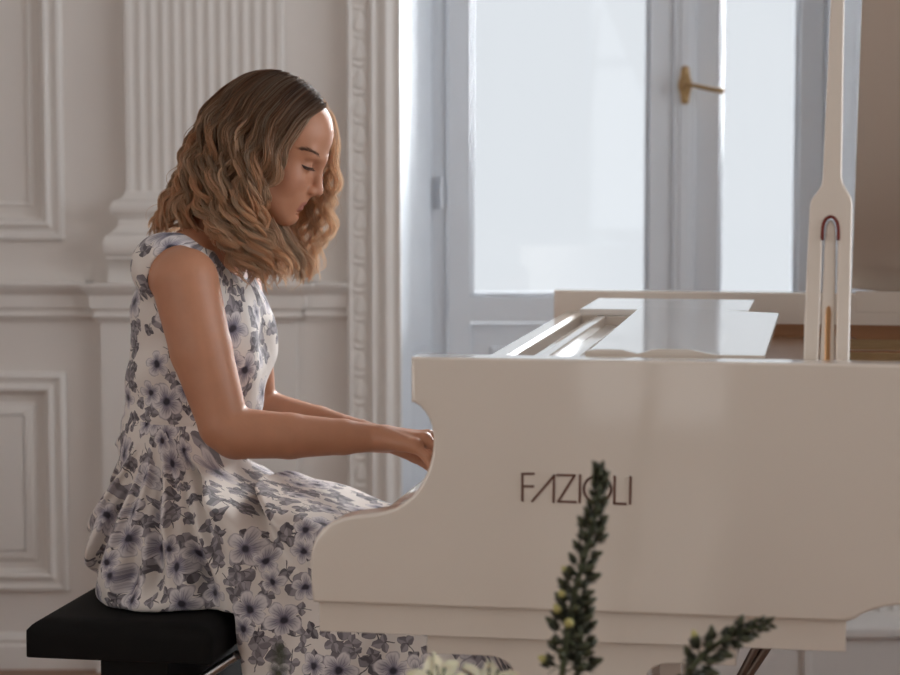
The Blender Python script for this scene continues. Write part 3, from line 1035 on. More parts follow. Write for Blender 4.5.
def pw(u, v, z=0.0): return tuple(P0 + UA * u + VA * v + np.array([0, 0, z]))


bench = empty('piano_bench', pw(*bc), -TH, label='black padded piano bench under the woman in the floral dress', cat='bench')
hu, hv = (bu1 - bu0) / 2, (BV1 - BV0) / 2
bm = bmesh.new()
N_ = 26
top = {}
for side, zb in (('t', 1), ('b', 0)):
    for i in range(N_ + 1):
        for j in range(N_ + 1):
            x, y = 2 * i / N_ - 1, 2 * j / N_ - 1
            x, y = math.copysign(1 - (1 - abs(x)) ** 1.6, x), math.copysign(1 - (1 - abs(y)) ** 1.6, y)
            ex, ey = 1 - abs(x), 1 - abs(y)
            e = min(ex * hu, ey * hv)
            rr = .034
            fall = 0 if e > rr else rr - math.sqrt(max(0, rr * rr - (rr - e) ** 2))
            c = .012
            # round the plan corners
            px_, py_ = x * hu, y * hv
            qx, qy = abs(px_) - (hu - c), abs(py_) - (hv - c)
            if qx > 0 and qy > 0:
                L = math.hypot(qx, qy)
                if L > c: px_ = math.copysign(hu - c + qx * c / L, px_); py_ = math.copysign(hv - c + qy * c / L, py_)
            if zb: z = BZ - fall * .75
            else: z = bz0 + fall * .15
            top[(side, i, j)] = bm.verts.new((px_, py_, z))
for side in 'tb':
    for i in range(N_):
        for j in range(N_): bm.faces.new([top[(side, i, j)], top[(side, i + 1, j)], top[(side, i + 1, j + 1)], top[(side, i, j + 1)]])
ring = [(i, 0) for i in range(N_)] + [(N_, j) for j in range(N_)] + [(N_ - i, N_) for i in range(N_)] + [(0, N_ - j) for j in range(N_)]
for a, b_ in zip(ring, ring[1:] + ring[:1]):
    bm.faces.new([top[('t', *a)], top[('t', *b_)], top[('b', *b_)], top[('b', *a)]])
bmobj('seat_pad', bm, M['black_fabric'], bench, 50)
c0 = float(PL(100, 668, BV0 + .06)[0]) - bc[0]; c1 = float(PL(168, 668, BV0 + .06)[0]) - bc[0]
bm = bmesh.new()
add_box(bm, c0, c1, -hv + .06, hv - .06, .10, bz0 + .004, .004)
bmobj('pedestal', bm, M['black_metal'], bench)
bm = bmesh.new()
add_box(bm, -hu + .02, hu - .02, -hv + .05, hv - .05, .0, .10, .006)
bmobj('foot', bm, M['black_metal'], bench)
mb = MB()
a = PL(200, 680, BV0 + .10); b_ = PL(236, 656, BV0 + .10); t = b_ - a
a = a - t * 1.2
for dv in (0, .016): mb.tube([(a[0] - bc[0], a[1] - bc[1] + dv, a[2]), (b_[0] - bc[0], b_[1] - bc[1] + dv, b_[2] + .0)], .0075, 10)
mb.build('height_lever', M['steel'], bench, 40)
# ------------------------------------------------------------------ implicit surfaces for the figure
class Field:
    def __init__(s, xs, ys, zs):
        s.ax = [np.asarray(a, np.float32) for a in (xs, ys, zs)]
        s.F = np.full([len(a) for a in s.ax], 1.0, np.float32)

    def box(s, lo, hi):
        sl = []
        for a, l, h in zip(s.ax, lo, hi):
            i0, i1 = np.searchsorted(a, l), np.searchsorted(a, h)
            if i1 - i0 < 1: return None
            sl.append(slice(i0, i1))
        X = s.ax[0][sl[0]][:, None, None]; Y = s.ax[1][sl[1]][None, :, None]; Z = s.ax[2][sl[2]][None, None, :]
        return tuple(sl), X, Y, Z

    def put(s, sl, d, k, op):
        f = s.F[sl]
        if op == 'add':
            if k > 0:
                h = np.maximum(k - np.abs(f - d), 0) / k
                s.F[sl] = np.minimum(f, d) - h * h * k * .25
            else: s.F[sl] = np.minimum(f, d)
        elif op == 'sub':
            d = -d
            if k > 0:
                h = np.maximum(k - np.abs(f - d), 0) / k
                s.F[sl] = np.maximum(f, d) + h * h * k * .25
            else: s.F[sl] = np.maximum(f, d)

    def cap(s, a, b, ra, rb, k=.012, vs=1.0, op='add', vc=None):
        a, b = np.asarray(a, float), np.asarray(b, float)
        m = k + .03
        r = np.array([max(ra, rb) + m, (max(ra, rb) + m) / vs, max(ra, rb) + m])
        q = s.box(np.minimum(a, b) - r, np.maximum(a, b) + r)
        if q is None: return
        sl, X, Y, Z = q
        if vc is None: vc = a[1]
        Y = (Y - vc) * vs + vc
        a = a.copy(); b = b.copy(); a[1] = (a[1] - vc) * vs + vc; b[1] = (b[1] - vc) * vs + vc
        d = b - a; L2 = max(d @ d, 1e-9)
        t = np.clip(((X - a[0]) * d[0] + (Y - a[1]) * d[1] + (Z - a[2]) * d[2]) / L2, 0, 1)
        D = np.sqrt((X - a[0] - t * d[0]) ** 2 + (Y - a[1] - t * d[1]) ** 2 + (Z - a[2] - t * d[2]) ** 2) - (ra + t * (rb - ra))
        s.put(sl, D.astype(np.float32), k, op)

    def ell(s, c, r, Rm=None, k=.012, op='add'):
        c = np.asarray(c, float); r = np.asarray(r, float)
        m = max(r) + k + .03
        q = s.box(c - m, c + m)
        if q is None: return
        sl, X, Y, Z = q
        X, Y, Z = X - c[0], Y - c[1], Z - c[2]
        if Rm is not None:
            X, Y, Z = (Rm[0, 0] * X + Rm[1, 0] * Y + Rm[2, 0] * Z, Rm[0, 1] * X + Rm[1, 1] * Y + Rm[2, 1] * Z, Rm[0, 2] * X + Rm[1, 2] * Y + Rm[2, 2] * Z)
        k0 = np.sqrt((X / r[0]) ** 2 + (Y / r[1]) ** 2 + (Z / r[2]) ** 2)
        k1 = np.sqrt((X / r[0] ** 2) ** 2 + (Y / r[1] ** 2) ** 2 + (Z / r[2] ** 2) ** 2) + 1e-6
        s.put(sl, (k0 * (k0 - 1) / k1).astype(np.float32), k, op)

    def nets(s):
        F = s.F
        I = F < 0
        n = I.shape
        c = np.zeros([n[0] - 1, n[1] - 1, n[2] - 1], np.int8)
        for i in (0, 1):
            for j in (0, 1):
                for k in (0, 1):
                    c += I[i:n[0] - 1 + i, j:n[1] - 1 + j, k:n[2] - 1 + k]
        act = (c > 0) & (c < 8)
        ijk = np.argwhere(act)
        idx = np.full(c.shape, -1, np.int32); idx[act] = np.arange(len(ijk))
        P = np.zeros((len(ijk), 3)); W = np.zeros(len(ijk))
        corners = [(i, j, k) for i in (0, 1) for j in (0, 1) for k in (0, 1)]
        val, pos = {}, {}
        for co in corners:
            q = ijk + np.array(co)
            val[co] = F[q[:, 0], q[:, 1], q[:, 2]]
            pos[co] = np.stack([s.ax[a][q[:, a]] for a in range(3)], 1)
        for a in corners:
            for b in corners:
                if a < b and sum(abs(x - y) for x, y in zip(a, b)) == 1:
                    va, vb = val[a], val[b]
                    x = (va < 0) != (vb < 0)
                    t = np.where(x, va / np.where(x, va - vb, 1), 0)[:, None]
                    P += np.where(x[:, None], pos[a] + (pos[b] - pos[a]) * t, 0); W += x
        P /= np.maximum(W, 1)[:, None]
        Q = []
        for ax in range(3):
            o1, o2 = (ax + 1) % 3, (ax + 2) % 3
            lo = [slice(None)] * 3; hi = [slice(None)] * 3
            lo[ax] = slice(0, -1); hi[ax] = slice(1, None)
            x = I[tuple(lo)] != I[tuple(hi)]
            e = np.argwhere(x)
            ok = (e[:, o1] > 0) & (e[:, o2] > 0) & (e[:, o1] < n[o1] - 1) & (e[:, o2] < n[o2] - 1)
            e = e[ok]
            st = I[tuple(lo)][x][ok]
            def at(d1, d2):
                q = e.copy(); q[:, o1] -= d1; q[:, o2] -= d2
                return idx[q[:, 0], q[:, 1], q[:, 2]]
            quad = np.stack([at(1, 1), at(0, 1), at(0, 0), at(1, 0)], 1)
            quad[~st] = quad[~st][:, ::-1]
            Q.append(quad)
        return P, np.vstack(Q)


def fast_mesh(name, P, Q, mat, parent=None):
    me = bpy.data.meshes.new(name)
    k = Q.shape[1]
    me.vertices.add(len(P)); me.vertices.foreach_set('co', np.asarray(P, np.float32).ravel())
    me.loops.add(Q.size); me.loops.foreach_set('vertex_index', Q.astype(np.int32).ravel())
    me.polygons.add(len(Q)); me.polygons.foreach_set('loop_start', np.arange(0, Q.size, k, dtype=np.int32))
    me.update(calc_edges=True); me.validate()
    return finish(name, me, mat, parent, True)


def relax(P, Q, it=2, lam=.5):
    """light Laplacian smoothing of a quad mesh"""
    P = P.copy()
    E = np.vstack([Q[:, [0, 1]], Q[:, [1, 2]], Q[:, [2, 3]], Q[:, [3, 0]]])
    for _ in range(it):
        S = np.zeros_like(P); C = np.zeros(len(P))
        np.add.at(S, E[:, 0], P[E[:, 1]]); np.add.at(C, E[:, 0], 1)
        np.add.at(S, E[:, 1], P[E[:, 0]]); np.add.at(C, E[:, 1], 1)
        P += lam * (S / np.maximum(C, 1)[:, None] - P)
    return P


def set_tint(o, C):
    me = o.data
    a = me.color_attributes.new('tint', 'FLOAT_COLOR', 'POINT')
    a.data.foreach_set('color', np.c_[C, np.ones(len(C))].astype(np.float32).ravel())


def axis(*parts):
    out = []
    for a, b, st in parts: out.append(np.arange(a, b - 1e-6, st))
    return np.concatenate(out)


VC = .73
q_ = PL
# ---- head frame
HS = .92
HP = R(24)
RH = np.array(Matrix.Rotation(R(5), 3, 'Z') @ Matrix.Rotation(HP, 3, 'Y'))
HC = PL(307, 166, VC - .031 * HS) - HS * RH @ np.array([.072, -.031, 0])


def HL(x, y, z): return HC + HS * RH @ np.array([x, y, z])


def torso(f, pel=.100):
    f.cap(q_(198, 284, VC), q_(199, 303, VC), .074, .085, .03, .60, vc=VC)
    f.cap(q_(198, 318, VC), q_(190, 372, VC), .097, .084, .04, .74, vc=VC)
    f.cap(q_(189, 375, VC), q_(179, 435, VC), .081, .073, .04, .64, vc=VC)
    f.cap(q_(179, 435, VC), q_(165, 540, VC), .073, pel, .05, .66, vc=VC)
    b = q_(229, 343, VC)
    for s in (-1, 1):
        f.ell((b[0], VC + s * .068, b[2]), (.058, .055, .060), None, .035)
        f.cap((q_(200, 262, VC)[0], VC + s * .05, q_(200, 262, VC)[2]), (q_(190, 270, VC)[0], VC + s * .136, q_(190, 268, .57)[2]), .042, .048, .03)
    e = q_(219, 392, VC); f.ell(e, (.064, .092, .090), None, .05)


ARM_N = [(q_(185, 281, .555), .0545), (q_(201, 350, .545), .050), (q_(224, 425, .535), .0405), (q_(236, 433, .537), .0415), (q_(290, 436, .555), .0365), (q_(343, 437, .58), .0285), (q_(384, 438, .598), .0205)]
_sn = ARM_N[0][0]
ARM_F = [(np.array([_sn[0] - .025, 2 * VC - .56, _sn[2]]), .052), (q_(246, 350, .905), .047), (q_(254, 408, .92), .040), (q_(268, 414, .92), .0405), (q_(318, 426, .90), .035), (q_(360, 436, .87), .028), (q_(400, 442, .845), .0205)]


def arm(f, A, grow=0.0, op='add', k=.02, last=None):
    for i, ((a, ra), (b, rb)) in enumerate(list(zip(A, A[1:]))[:last]):
        f.cap(a, b, ra + grow, rb + grow, k if i == 0 else min(k, .006), 1.0, op)


BZT = BZ + .003
HIPN, KNEEN = q_(165, 535, .64), q_(386, 575, .62)
KNEEN = np.array([KNEEN[0], .625, KNEEN[2]])
KNEEF = np.array([KNEEN[0], .845, KNEEN[2]]); HIPF = np.array([HIPN[0], .82, HIPN[2]])


def hand(f, W, du, dv, sgn):
    """right (sgn=1) or left hand resting on the keys; W the wrist pixel plane"""
    def p(px, py, v): return q_(px + du, py + dv, v)
    w0 = W
    vm = W[1]
    mc = [p(426, 438, vm + sgn * .034), p(428, 437.5, vm + sgn * .013), p(424, 440.5, vm - sgn * .007), p(415, 446.5, vm - sgn * .026)]
    pi = [p(446, 447, vm + sgn * .042), p(449, 446, vm + sgn * .017), p(443, 449.5, vm - sgn * .010), p(427, 457, vm - sgn * .033)]
    di = [p(455, 464, vm + sgn * .043), p(459, 464, vm + sgn * .018), p(450, 466, vm - sgn * .011), p(431, 467, vm - sgn * .035)]
    ti = [p(457, 477, vm + sgn * .043), p(461, 477.5, vm + sgn * .018), p(452, 478.5, vm - sgn * .011), p(432.5, 476, vm - sgn * .036)]
    rad = [.0098, .0100, .0094, .0086]
    for i in range(4):
        base = w0 + np.array([0, (1.5 - i) * .008 * sgn, 0])
        f.cap(base, mc[i], .0165, .0118, .010)
        f.cap(mc[i], pi[i], rad[i] * 1.08, rad[i] * .95, .005)
        f.cap(pi[i], di[i], rad[i] * .95, rad[i] * .84, .003)
        f.cap(di[i], ti[i], rad[i] * .84, rad[i] * .74, .003)
        up = np.array([0, 0, .0105])
        f.cap(base * .75 + mc[i] * .25 + up * 1.2, mc[i] + up * .55, .0030, .0034, .004)
        f.ell(mc[i] + np.array([0, 0, .003]), (.0105, .009, .0095), None, .006)
    t0, t1, t2, t3 = p(396, 445, vm + sgn * .014), p(415, 455, vm + sgn * .043), p(431, 466, vm + sgn * .054), p(442, 476, vm + sgn * .057)
    f.cap(t0, t1, .016, .0125, .010); f.cap(t1, t2, .0115, .0098, .006); f.cap(t2, t3, .0098, .0078, .004)
    return ti + [t3]


def head(f):
    E = lambda c, r, k=.012, op='add', rot=None: f.ell(HL(*c), np.array(r) * HS, RH if rot is None else RH @ rot, k * HS, op)
    Cp = lambda a, b, ra, rb, k=.01, op='add': f.cap(HL(*a), HL(*b), ra * HS, rb * HS, k * HS, 1.0, op)
    E((-.018, 0, .035), (.098, .076, .088), .01)
    E((.030, 0, .048), (.060, .063, .062), .03)
    E((.028, 0, -.030), (.058, .058, .080), .03)
    E((.046, 0, -.060), (.040, .040, .050), .02)
    for s in (-1, 1):
        Cp((.000, s * .052, -.055), (.062, s * .014, -.100), .018, .014, .025)
        E((.050, s * .036, -.030), (.026, .024, .026), .02)
        Cp((.083, s * .006, .020), (.070, s * .043, .024), .0095, .010, .016)
    E((.070, 0, -.098), (.019, .020, .016), .018)
    E((.071, 0, -.068), (.017, .026, .022), .018)
    for s in (-1, 1):
        E((.092, s * .033, -.001), (.019, .018, .0125), .016, 'sub')
        E((.0665, s * .032, -.001), (.0150, .0155, .0135), .004)
    # nose
    Cp((.086, 0, .010), (.103, 0, -.030), .0070, .0075, .012)
    E((.1045, 0, -.036), (.0095, .0095, .0085), .008)
    for s in (-1, 1):
        E((.094, s * .0105, -.0395), (.0095, .0075, .0075), .006)
        E((.098, s * .0065, -.0465), (.006, .003, .003), .003, 'sub')
    Cp((.094, 0, -.043), (.086, 0, -.058), .006, .006, .008)
    # lips: a bowed upper lip, a fuller lower lip, the groove between them
    E((.0815, 0, -.066), (.0100, .021, .0056), .006)
    E((.0795, 0, -.0765), (.0100, .018, .0060), .005)
    for s in (-1, 1): E((.0845, s * .006, -.0645), (.006, .008, .0045), .005)
    Cp((.0905, -.006, -.0713), (.0905, .006, -.0713), .0016, .0016, .003, 'sub')
    for s in (-1, 1): Cp((.0905, s * .006, -.0713), (.078, s * .024, -.0727), .0016, .0012, .003, 'sub')
    E((.083, 0, -.087), (.010, .014, .004), .008, 'sub')
    for s in (-1, 1):
        E((-.012, s * .074, -.005), (.017, .007, .030), .006, 'add', np.array(Matrix.Rotation(R(-12), 3, 'Y')))
        E((-.006, s * .080, -.004), (.010, .004, .018), .004, 'sub')


bf = Field(axis((-.80, -.455, .0065), (-.455, -.235, .0022), (-.235, -.19, .005), (-.19, .03, .0026)),
           axis((.42, .535, .0045), (.535, .665, .0030), (.665, .80, .0024), (.80, .935, .0035), (.935, 1.06, .006)),
           axis((-.01, .70, .009), (.70, .85, .0027), (.85, 1.09, .0045), (1.09, 1.40, .0022)))
torso(bf, .066)
bf.cap(q_(206, 252, VC), q_(228, 218, VC), .058, .049, .03, .95, vc=VC)
bf.cap(q_(228, 218, VC), HL(-.028, 0, -.055), .049, .050, .03)
for s in (-1, 1):
    a = q_(214, 240, VC); b = q_(190, 258, VC)
    bf.cap((a[0], VC + s * .035, a[2]), (b[0], VC + s * .125, b[2] - .01), .030, .042, .03)
head(bf)
arm(bf, ARM_N); arm(bf, ARM_F)
tipsN = hand(bf, ARM_N[-1][0], 0, 0, 1)
tipsF = hand(bf, ARM_F[-1][0], 14, 1, -1)
for hip, knee, s in ((HIPN, KNEEN, -1), (HIPF, KNEEF, 1)):
    bf.cap(hip - np.array([0, 0, .012]), knee - np.array([0, 0, .006]), .060, .050, .03)
    ank = np.array([knee[0] - .03 + .10 * (s < 0), knee[1], .10])
    mid = knee * .62 + ank * .38 - np.array([.012, 0, 0])
    bf.cap(knee, mid, .054, .050, .02); bf.cap(mid, ank, .050, .033, .02)
    bf.cap(ank - np.array([.02, 0, .045]), ank + np.array([.06, 0, -.06]), .038, .033, .02)
    bf.cap(ank + np.array([.06, 0, -.06]), ank + np.array([.15, 0, -.073]), .032, .020, .02, .75)
P, Q = bf.nets()
P = relax(P, Q, 2, .35)
del bf

WO = np.array([q_(160, 600, VC)[0], VC, 0.0])        # floor point under the sitter
person = empty('person', pw(*WO[:2]), -TH, label='woman with wavy blonde hair in a floral dress playing the piano', cat='person')
body = fast_mesh('body', P - WO, Q, M['skin'], person)
# natural colouring: lips, blush, nails
h = ((P - HC) @ RH) / HS
base = np.tile(np.array([.535, .252, .148]), (len(P), 1))


def blend(mask, col):
    global base
    base = base * (1 - mask[:, None]) + np.array(col) * mask[:, None]


g = lambda c, r: np.exp(-np.sum(((h - np.array(c)) / np.array(r)) ** 2, 1))
for s in (-1, 1): blend(.30 * g((.06, s * .045, -.035), (.03, .03, .022)), (.60, .28, .20))
blend(.35 * g((.108, 0, -.036), (.012, .014, .012)), (.58, .27, .20))
lip = (np.clip((h[:, 0] - .074) / .004, 0, 1) * np.clip((.0225 - np.abs(h[:, 1])) / .004, 0, 1)
       * np.clip((h[:, 2] + .0835 + 8 * h[:, 1] ** 2 * .5) / .0025, 0, 1) * np.clip((-.0608 - 6 * h[:, 1] ** 2 - h[:, 2]) / .0025, 0, 1))
blend(lip * .8, (.40, .135, .115))
for s in (-1, 1): blend(.30 * g((.078, s * .032, .006), (.014, .018, .007)), (.34, .17, .12))
for t in tipsN + tipsF:
    d = P - (t + np.array([.004, 0, .006]))
    blend(.6 * np.exp(-np.sum((d / np.array([.006, .007, .006])) ** 2, 1)), (.62, .36, .29))
set_tint(body, base)

# ---- eyelashes and eyebrows laid on the face
from mathutils.bvhtree import BVHTree
bvh = BVHTree.FromPolygons([tuple(p) for p in P], [tuple(f) for f in Q])


def on_face(px, py):
    o = loc(CAM); d0_ = ray(px, py); d = np.array([d0_ @ UA, d0_ @ VA, d0_[2]]); d /= np.linalg.norm(d)
    hit = bvh.ray_cast(Vector(o), Vector(d))
    return (np.array(hit[0]), np.array(hit[1])) if hit[0] is not None else (None, None)


def flip(p):
    l = ((p - HC) @ RH) / HS
    return HL(l[0], -l[1], l[2])


pts = []
for x, y in ((301.8, 164.6), (304, 166.0), (306.8, 167.2), (310, 168.0), (313, 168.4)):
    p, n_ = on_face(x, y)
    if p is not None: pts.append(p + n_ * .0004)
pts = np.array(pts)
for side in (0, 1):
    mb = MB()
    L = spline([p if side == 0 else flip(p) for p in pts], 16)
    mb.tube(L - WO, np.interp(np.linspace(0, 1, 16), [0, .3, 1], [.0006, .0012, .0009]), 6)
    for i in range(1, 16):
        out = RH @ np.array([.0058, (-.0025 + .0004 * i) * (1 if side == 0 else -1), -.0050 + .0001 * i])
        a = L[i]; b = a + out * .6 + np.array([0, 0, -.0005]); c = a + out * 1.05 + np.array([0, 0, .0012])
        mb.tube(spline([a - WO, b - WO, c - WO], 5), [.0005, .00045, .0004, .0003, .0001], 4)
    mb.build('eyelash', M['lash'], person)
bp_ = [(302.0, 150.6), (305, 149.6), (309, 150.3), (313, 152.2), (317, 154.8), (320, 157.2)]
for side in (0, 1):
    mb = MB()
    for i in range(60):
        t = i / 59 * (len(bp_) - 1); k = min(int(t), len(bp_) - 2); f_ = t - k
        x = bp_[k][0] * (1 - f_) + bp_[k + 1][0] * f_; y = bp_[k][1] * (1 - f_) + bp_[k + 1][1] * f_
        p, n_ = on_face(x, y + random.uniform(-1.4, 1.4) * min(1, .35 + i / 40))
        if p is None: continue
        l = ((p - HC) @ RH) / HS
        if l[0] < .03: continue
        a = p - n_ * .0004; tang = RH @ np.array([-.004, -.0045, .001 + .0025 * i / 70])
        b = p + n_ * .0011 + tang * .6; c = p + n_ * .0008 + tang * 1.5
        if side: a, b, c = flip(a), flip(b), flip(c)
        mb.tube(spline([a - WO, b - WO, c - WO], 4), [.0004, .0005, .00035, .00012], 4)
    mb.build('eyebrow', M['brow'], person)

# ------------------------------------------------------------------ the dress
gs = .0036
df = Field(np.arange(-.80, .16, gs), np.arange(.40, 1.07, gs), np.arange(.16, 1.20, gs))
torso(df)
df.F -= .009
# thigh cloth
for hip, knee in ((HIPN, KNEEN), (HIPF, KNEEF)):
    df.cap(hip + np.array([0, 0, .004]), knee, .094, .072, .05)
m0, m1 = (HIPN + HIPF) / 2, (KNEEN + KNEEF) / 2
df.cap(m0, m1, .088, .060, .06)
df.ell(q_(158, 545, VC), (.100, .175, .100), None, .04)
c_ = q_(258, 508, VC); df.ell(c_, (.095, .165, .036), np.array(Matrix.Rotation(R(20), 3, 'Y')), .05)
c_ = q_(185, 603, VC); df.ell((c_[0], VC, BZ + .012), (.125, .225, .050), None, .05)
# hanging cloth: an outline in the (u, z) plane given thickness across
hang_px = [(205, 525), (300, 533), (362, 556), (396, 588), (425, 615), (452, 640), (480, 668), (505, 730), (520, 860), (330, 905), (246, 890), (244, 760), (246, 690), (240, 655), (228, 628), (205, 600)]
HP_ = np.array([[q_(x, y, .54)[0], q_(x, y, .54)[2]] for x, y in hang_px])
X2, Z2 = np.meshgrid(df.ax[0], df.ax[2], indexing='ij')
d2 = np.full(X2.shape, 9.0); ins_ = np.zeros(X2.shape, bool)
for i in range(len(HP_)):
    a, b = HP_[i], HP_[(i + 1) % len(HP_)]
    e = b - a
    wx, wz = X2 - a[0], Z2 - a[1]
    t = np.clip((wx * e[0] + wz * e[1]) / (e @ e), 0, 1)
    d2 = np.minimum(d2, np.hypot(wx - e[0] * t, wz - e[1] * t))
    cr = (a[1] <= Z2) != (b[1] <= Z2)
    ins_ ^= cr & (X2 < a[0] + (Z2 - a[1]) / (e[1] if abs(e[1]) > 1e-9 else 1e-9) * e[0])
d2 = np.where(ins_, -d2, d2) - .006
hw = .190 + np.clip((.66 - Z2) / .45, 0, 1) * .055
DY = np.abs(df.ax[1] - VC)[None, :, None] - hw[:, None, :] * 1.0
D2 = np.broadcast_to(d2[:, None, :], DY.shape)
kk = .05
hh = np.maximum(kk - np.abs(D2 - DY), 0) / kk
drp = np.maximum(D2, DY) + hh * hh * kk * .25
kk = .045
hh = np.maximum(kk - np.abs(df.F - drp), 0) / kk
df.F = (np.minimum(df.F, drp) - hh * hh * kk * .25).astype(np.float32)
del drp, DY, hh
# folds fanning out from the waist, fading in below the seam
wp = q_(150, 418, .56)
fx, fz = X2 - wp[0], Z2 - wp[2]
rad = np.hypot(fx, fz); ang = np.arctan2(fx, -fz)
zs_ = q_(165, 424, .6)[2]
below = np.clip((zs_ - Z2) / .06, 0, 1)
fold = 1.9 * (.0055 * np.sin(15 * ang + 6 * rad + .4) + .0045 * np.sin(26 * ang + 1.3 - 9 * rad) + .003 * np.sin(41 * ang + 2.0 + 14 * rad))
amp = np.clip((zs_ - Z2) / .15, 0, 1) * np.clip((Z2 - BZ) / .06, .15, 1) * np.clip((rad - .02) / .14, 0, 1) * (1.15 - .75 * np.clip((X2 - q_(255, 560, .56)[0]) / .12, 0, 1))
hang = np.clip((X2 - q_(240, 600, .56)[0]) / .1, 0, 1) * np.clip((.64 - Z2) / .15, 0, 1)
fold2 = .012 * np.sin(34 * (X2 - .5 * Z2) + 1.2) * hang
df.F += (fold * amp + fold2)[:, None, :].astype(np.float32) * np.where(df.ax[1] < VC, 1.0, .8)[None, :, None].astype(np.float32)
# creases pulled across the lap
lapc = np.exp(-((X2 - q_(255, 480, .56)[0]) / .10) ** 2 - ((Z2 - q_(255, 485, .56)[2]) / .05) ** 2) * below
df.F += (.005 * np.sin(120 * (Z2 + .42 * X2)) * lapc)[:, None, :].astype(np.float32)
# bodice creases and the waist seam
bod = np.clip((Z2 - zs_) / .03, 0, 1) * np.clip((q_(200, 330, .6)[2] - Z2) / .06, 0, 1)
df.F += (.0024 * np.sin(70 * (Z2 - .55 * X2) + 1.0) * bod)[:, None, :].astype(np.float32)
seam = np.exp(-((Z2 - zs_ + .10 * (X2 - wp[0])) / .0045) ** 2)
df.F += (.0022 * seam)[:, None, :].astype(np.float32)
# the bench carries the cloth
fl = (BZT - Z2); onb = X2 < bu1 + .012
df.F = np.maximum(df.F, np.where(onb, fl, -9.0)[:, None, :].astype(np.float32))
# piano stays in front of the knees
ku = KU0 - .055
df.F = np.maximum(df.F, np.where(Z2 > zk0 - .01, X2 - ku, -9.0)[:, None, :].astype(np.float32))
# armholes, neckline
keep = df.F.copy()
arm(df, ARM_N, .004, 'sub', .004, 2); arm(df, ARM_F, .004, 'sub', .004, 2)
arm(df, ARM_N[2:], .003, 'sub', .004); arm(df, ARM_F[2:], .003, 'sub', .004)
for v_, sg in ((.545, -1), (2 * VC - .545, 1)):
    c = q_(184, 290, .545)
    df.ell((c[0], v_ + sg * .03, c[2]), (.058, .060, .078), None, .003, 'sub')
df.cap(q_(208, 228, VC), q_(240, 250, VC), .045, .050, .004, .62, 'sub', vc=VC)
df.F = np.maximum(df.F, df.ax[2][None, None, :] - 1.185)
Pd, Qd = df.nets()
Pd = relax(Pd, Qd, 2, .3)
del df, keep
dress = fast_mesh('dress', Pd - WO, Qd, M['dress'], person)
tag(dress, 'white sleeveless dress printed with grey flowers')
uvl = dress.data.uv_layers.new(name='UVMap')
# cloth coordinates: along the side, sheared so tops and backs keep their print
cx, cz = q_(183, 424, .6)[[0, 2]]
nearv = VC - Pd[:, 1]
ucb = cx + (Pd[:, 2] - cz) * .10
b_u = ucb + .125 * np.arctan2((Pd[:, 0] - ucb) / .095, nearv / .135) + .6
b_v = Pd[:, 2]
ucs = q_(185, 520, .56)[0]
s_u = np.where(Pd[:, 0] > ucs, Pd[:, 0], ucs + .25 * np.arctan2((Pd[:, 0] - ucs) / .15, nearv / .175))
s_v = Pd[:, 2] + .9 * np.clip(Pd[:, 1] - .56, 0, 1)
li = np.empty(len(dress.data.loops), np.int32); dress.data.loops.foreach_get('vertex_index', li)
fz = Pd[Qd].mean(1)
top_f = np.repeat(fz[:, 2] > cz - .10 * (fz[:, 0] - wp[0]), 4)     # faces above the waist seam
uvl.data.foreach_set('uv', np.stack([np.where(top_f, b_u[li], s_u[li]), np.where(top_f, b_v[li], s_v[li])], 1).astype(np.float32).ravel())
# ------------------------------------------------------------------ hair
def hx(px, py, v): return q_(px, py, v)


NEAR = [  # guides from the face backwards: (px, py, depth), scalp to tip
    [(317, 108, .724), (303, 117, .680), (291, 132, .660), (284, 153, .652), (276, 177, .646), (258, 204, .645), (259, 226, .648), (273, 248, .655), (288, 268, .66), (294, 288, .665)],
    [(308, 92, .722), (288, 108, .660), (272, 132, .643), (262, 158, .636), (255, 182, .632), (250, 205, .632), (252, 228, .632), (262, 252, .640), (270, 272, .645), (268, 292, .65)],
    [(300, 86, .722), (276, 102, .655), (257, 128, .637), (245, 156, .628), (236, 184, .625), (231, 210, .622), (236, 236, .622), (247, 258, .63), (254, 276, .635), (256, 292, .64)],
    [(290, 80, .724), (262, 95, .660), (240, 122, .640), (226, 152, .630), (218, 182, .626), (216, 208, .622), (222, 230, .622), (232, 250, .625), (240, 266, .63), (243, 280, .635)],
    [(281, 77, .726), (250, 88, .670), (226, 114, .650), (211, 145, .640), (203, 176, .638), (201, 200, .640), (207, 216, .632), (214, 228, .628), (222, 240, .63), (226, 250, .63)],
    [(272, 76, .728), (240, 86, .685), (216, 108, .665), (200, 138, .656), (191, 168, .655), (184, 192, .655), (178, 206, .655), (172, 217, .655), (165, 226, .655), (161, 233, .655)],
    [(266, 76, .732), (236, 84, .705), (211, 106, .690), (195, 136, .684), (186, 165, .682), (177, 190, .685), (168, 206, .688), (160, 219, .69), (153, 229, .69), (152, 240, .69)],
    [(264, 77, .745), (233, 85, .740), (208, 108, .740), (193, 138, .740), (184, 167, .740), (176, 190, .74), (168, 206, .74), (161, 219, .74), (156, 228, .74), (154, 236, .74)],
]
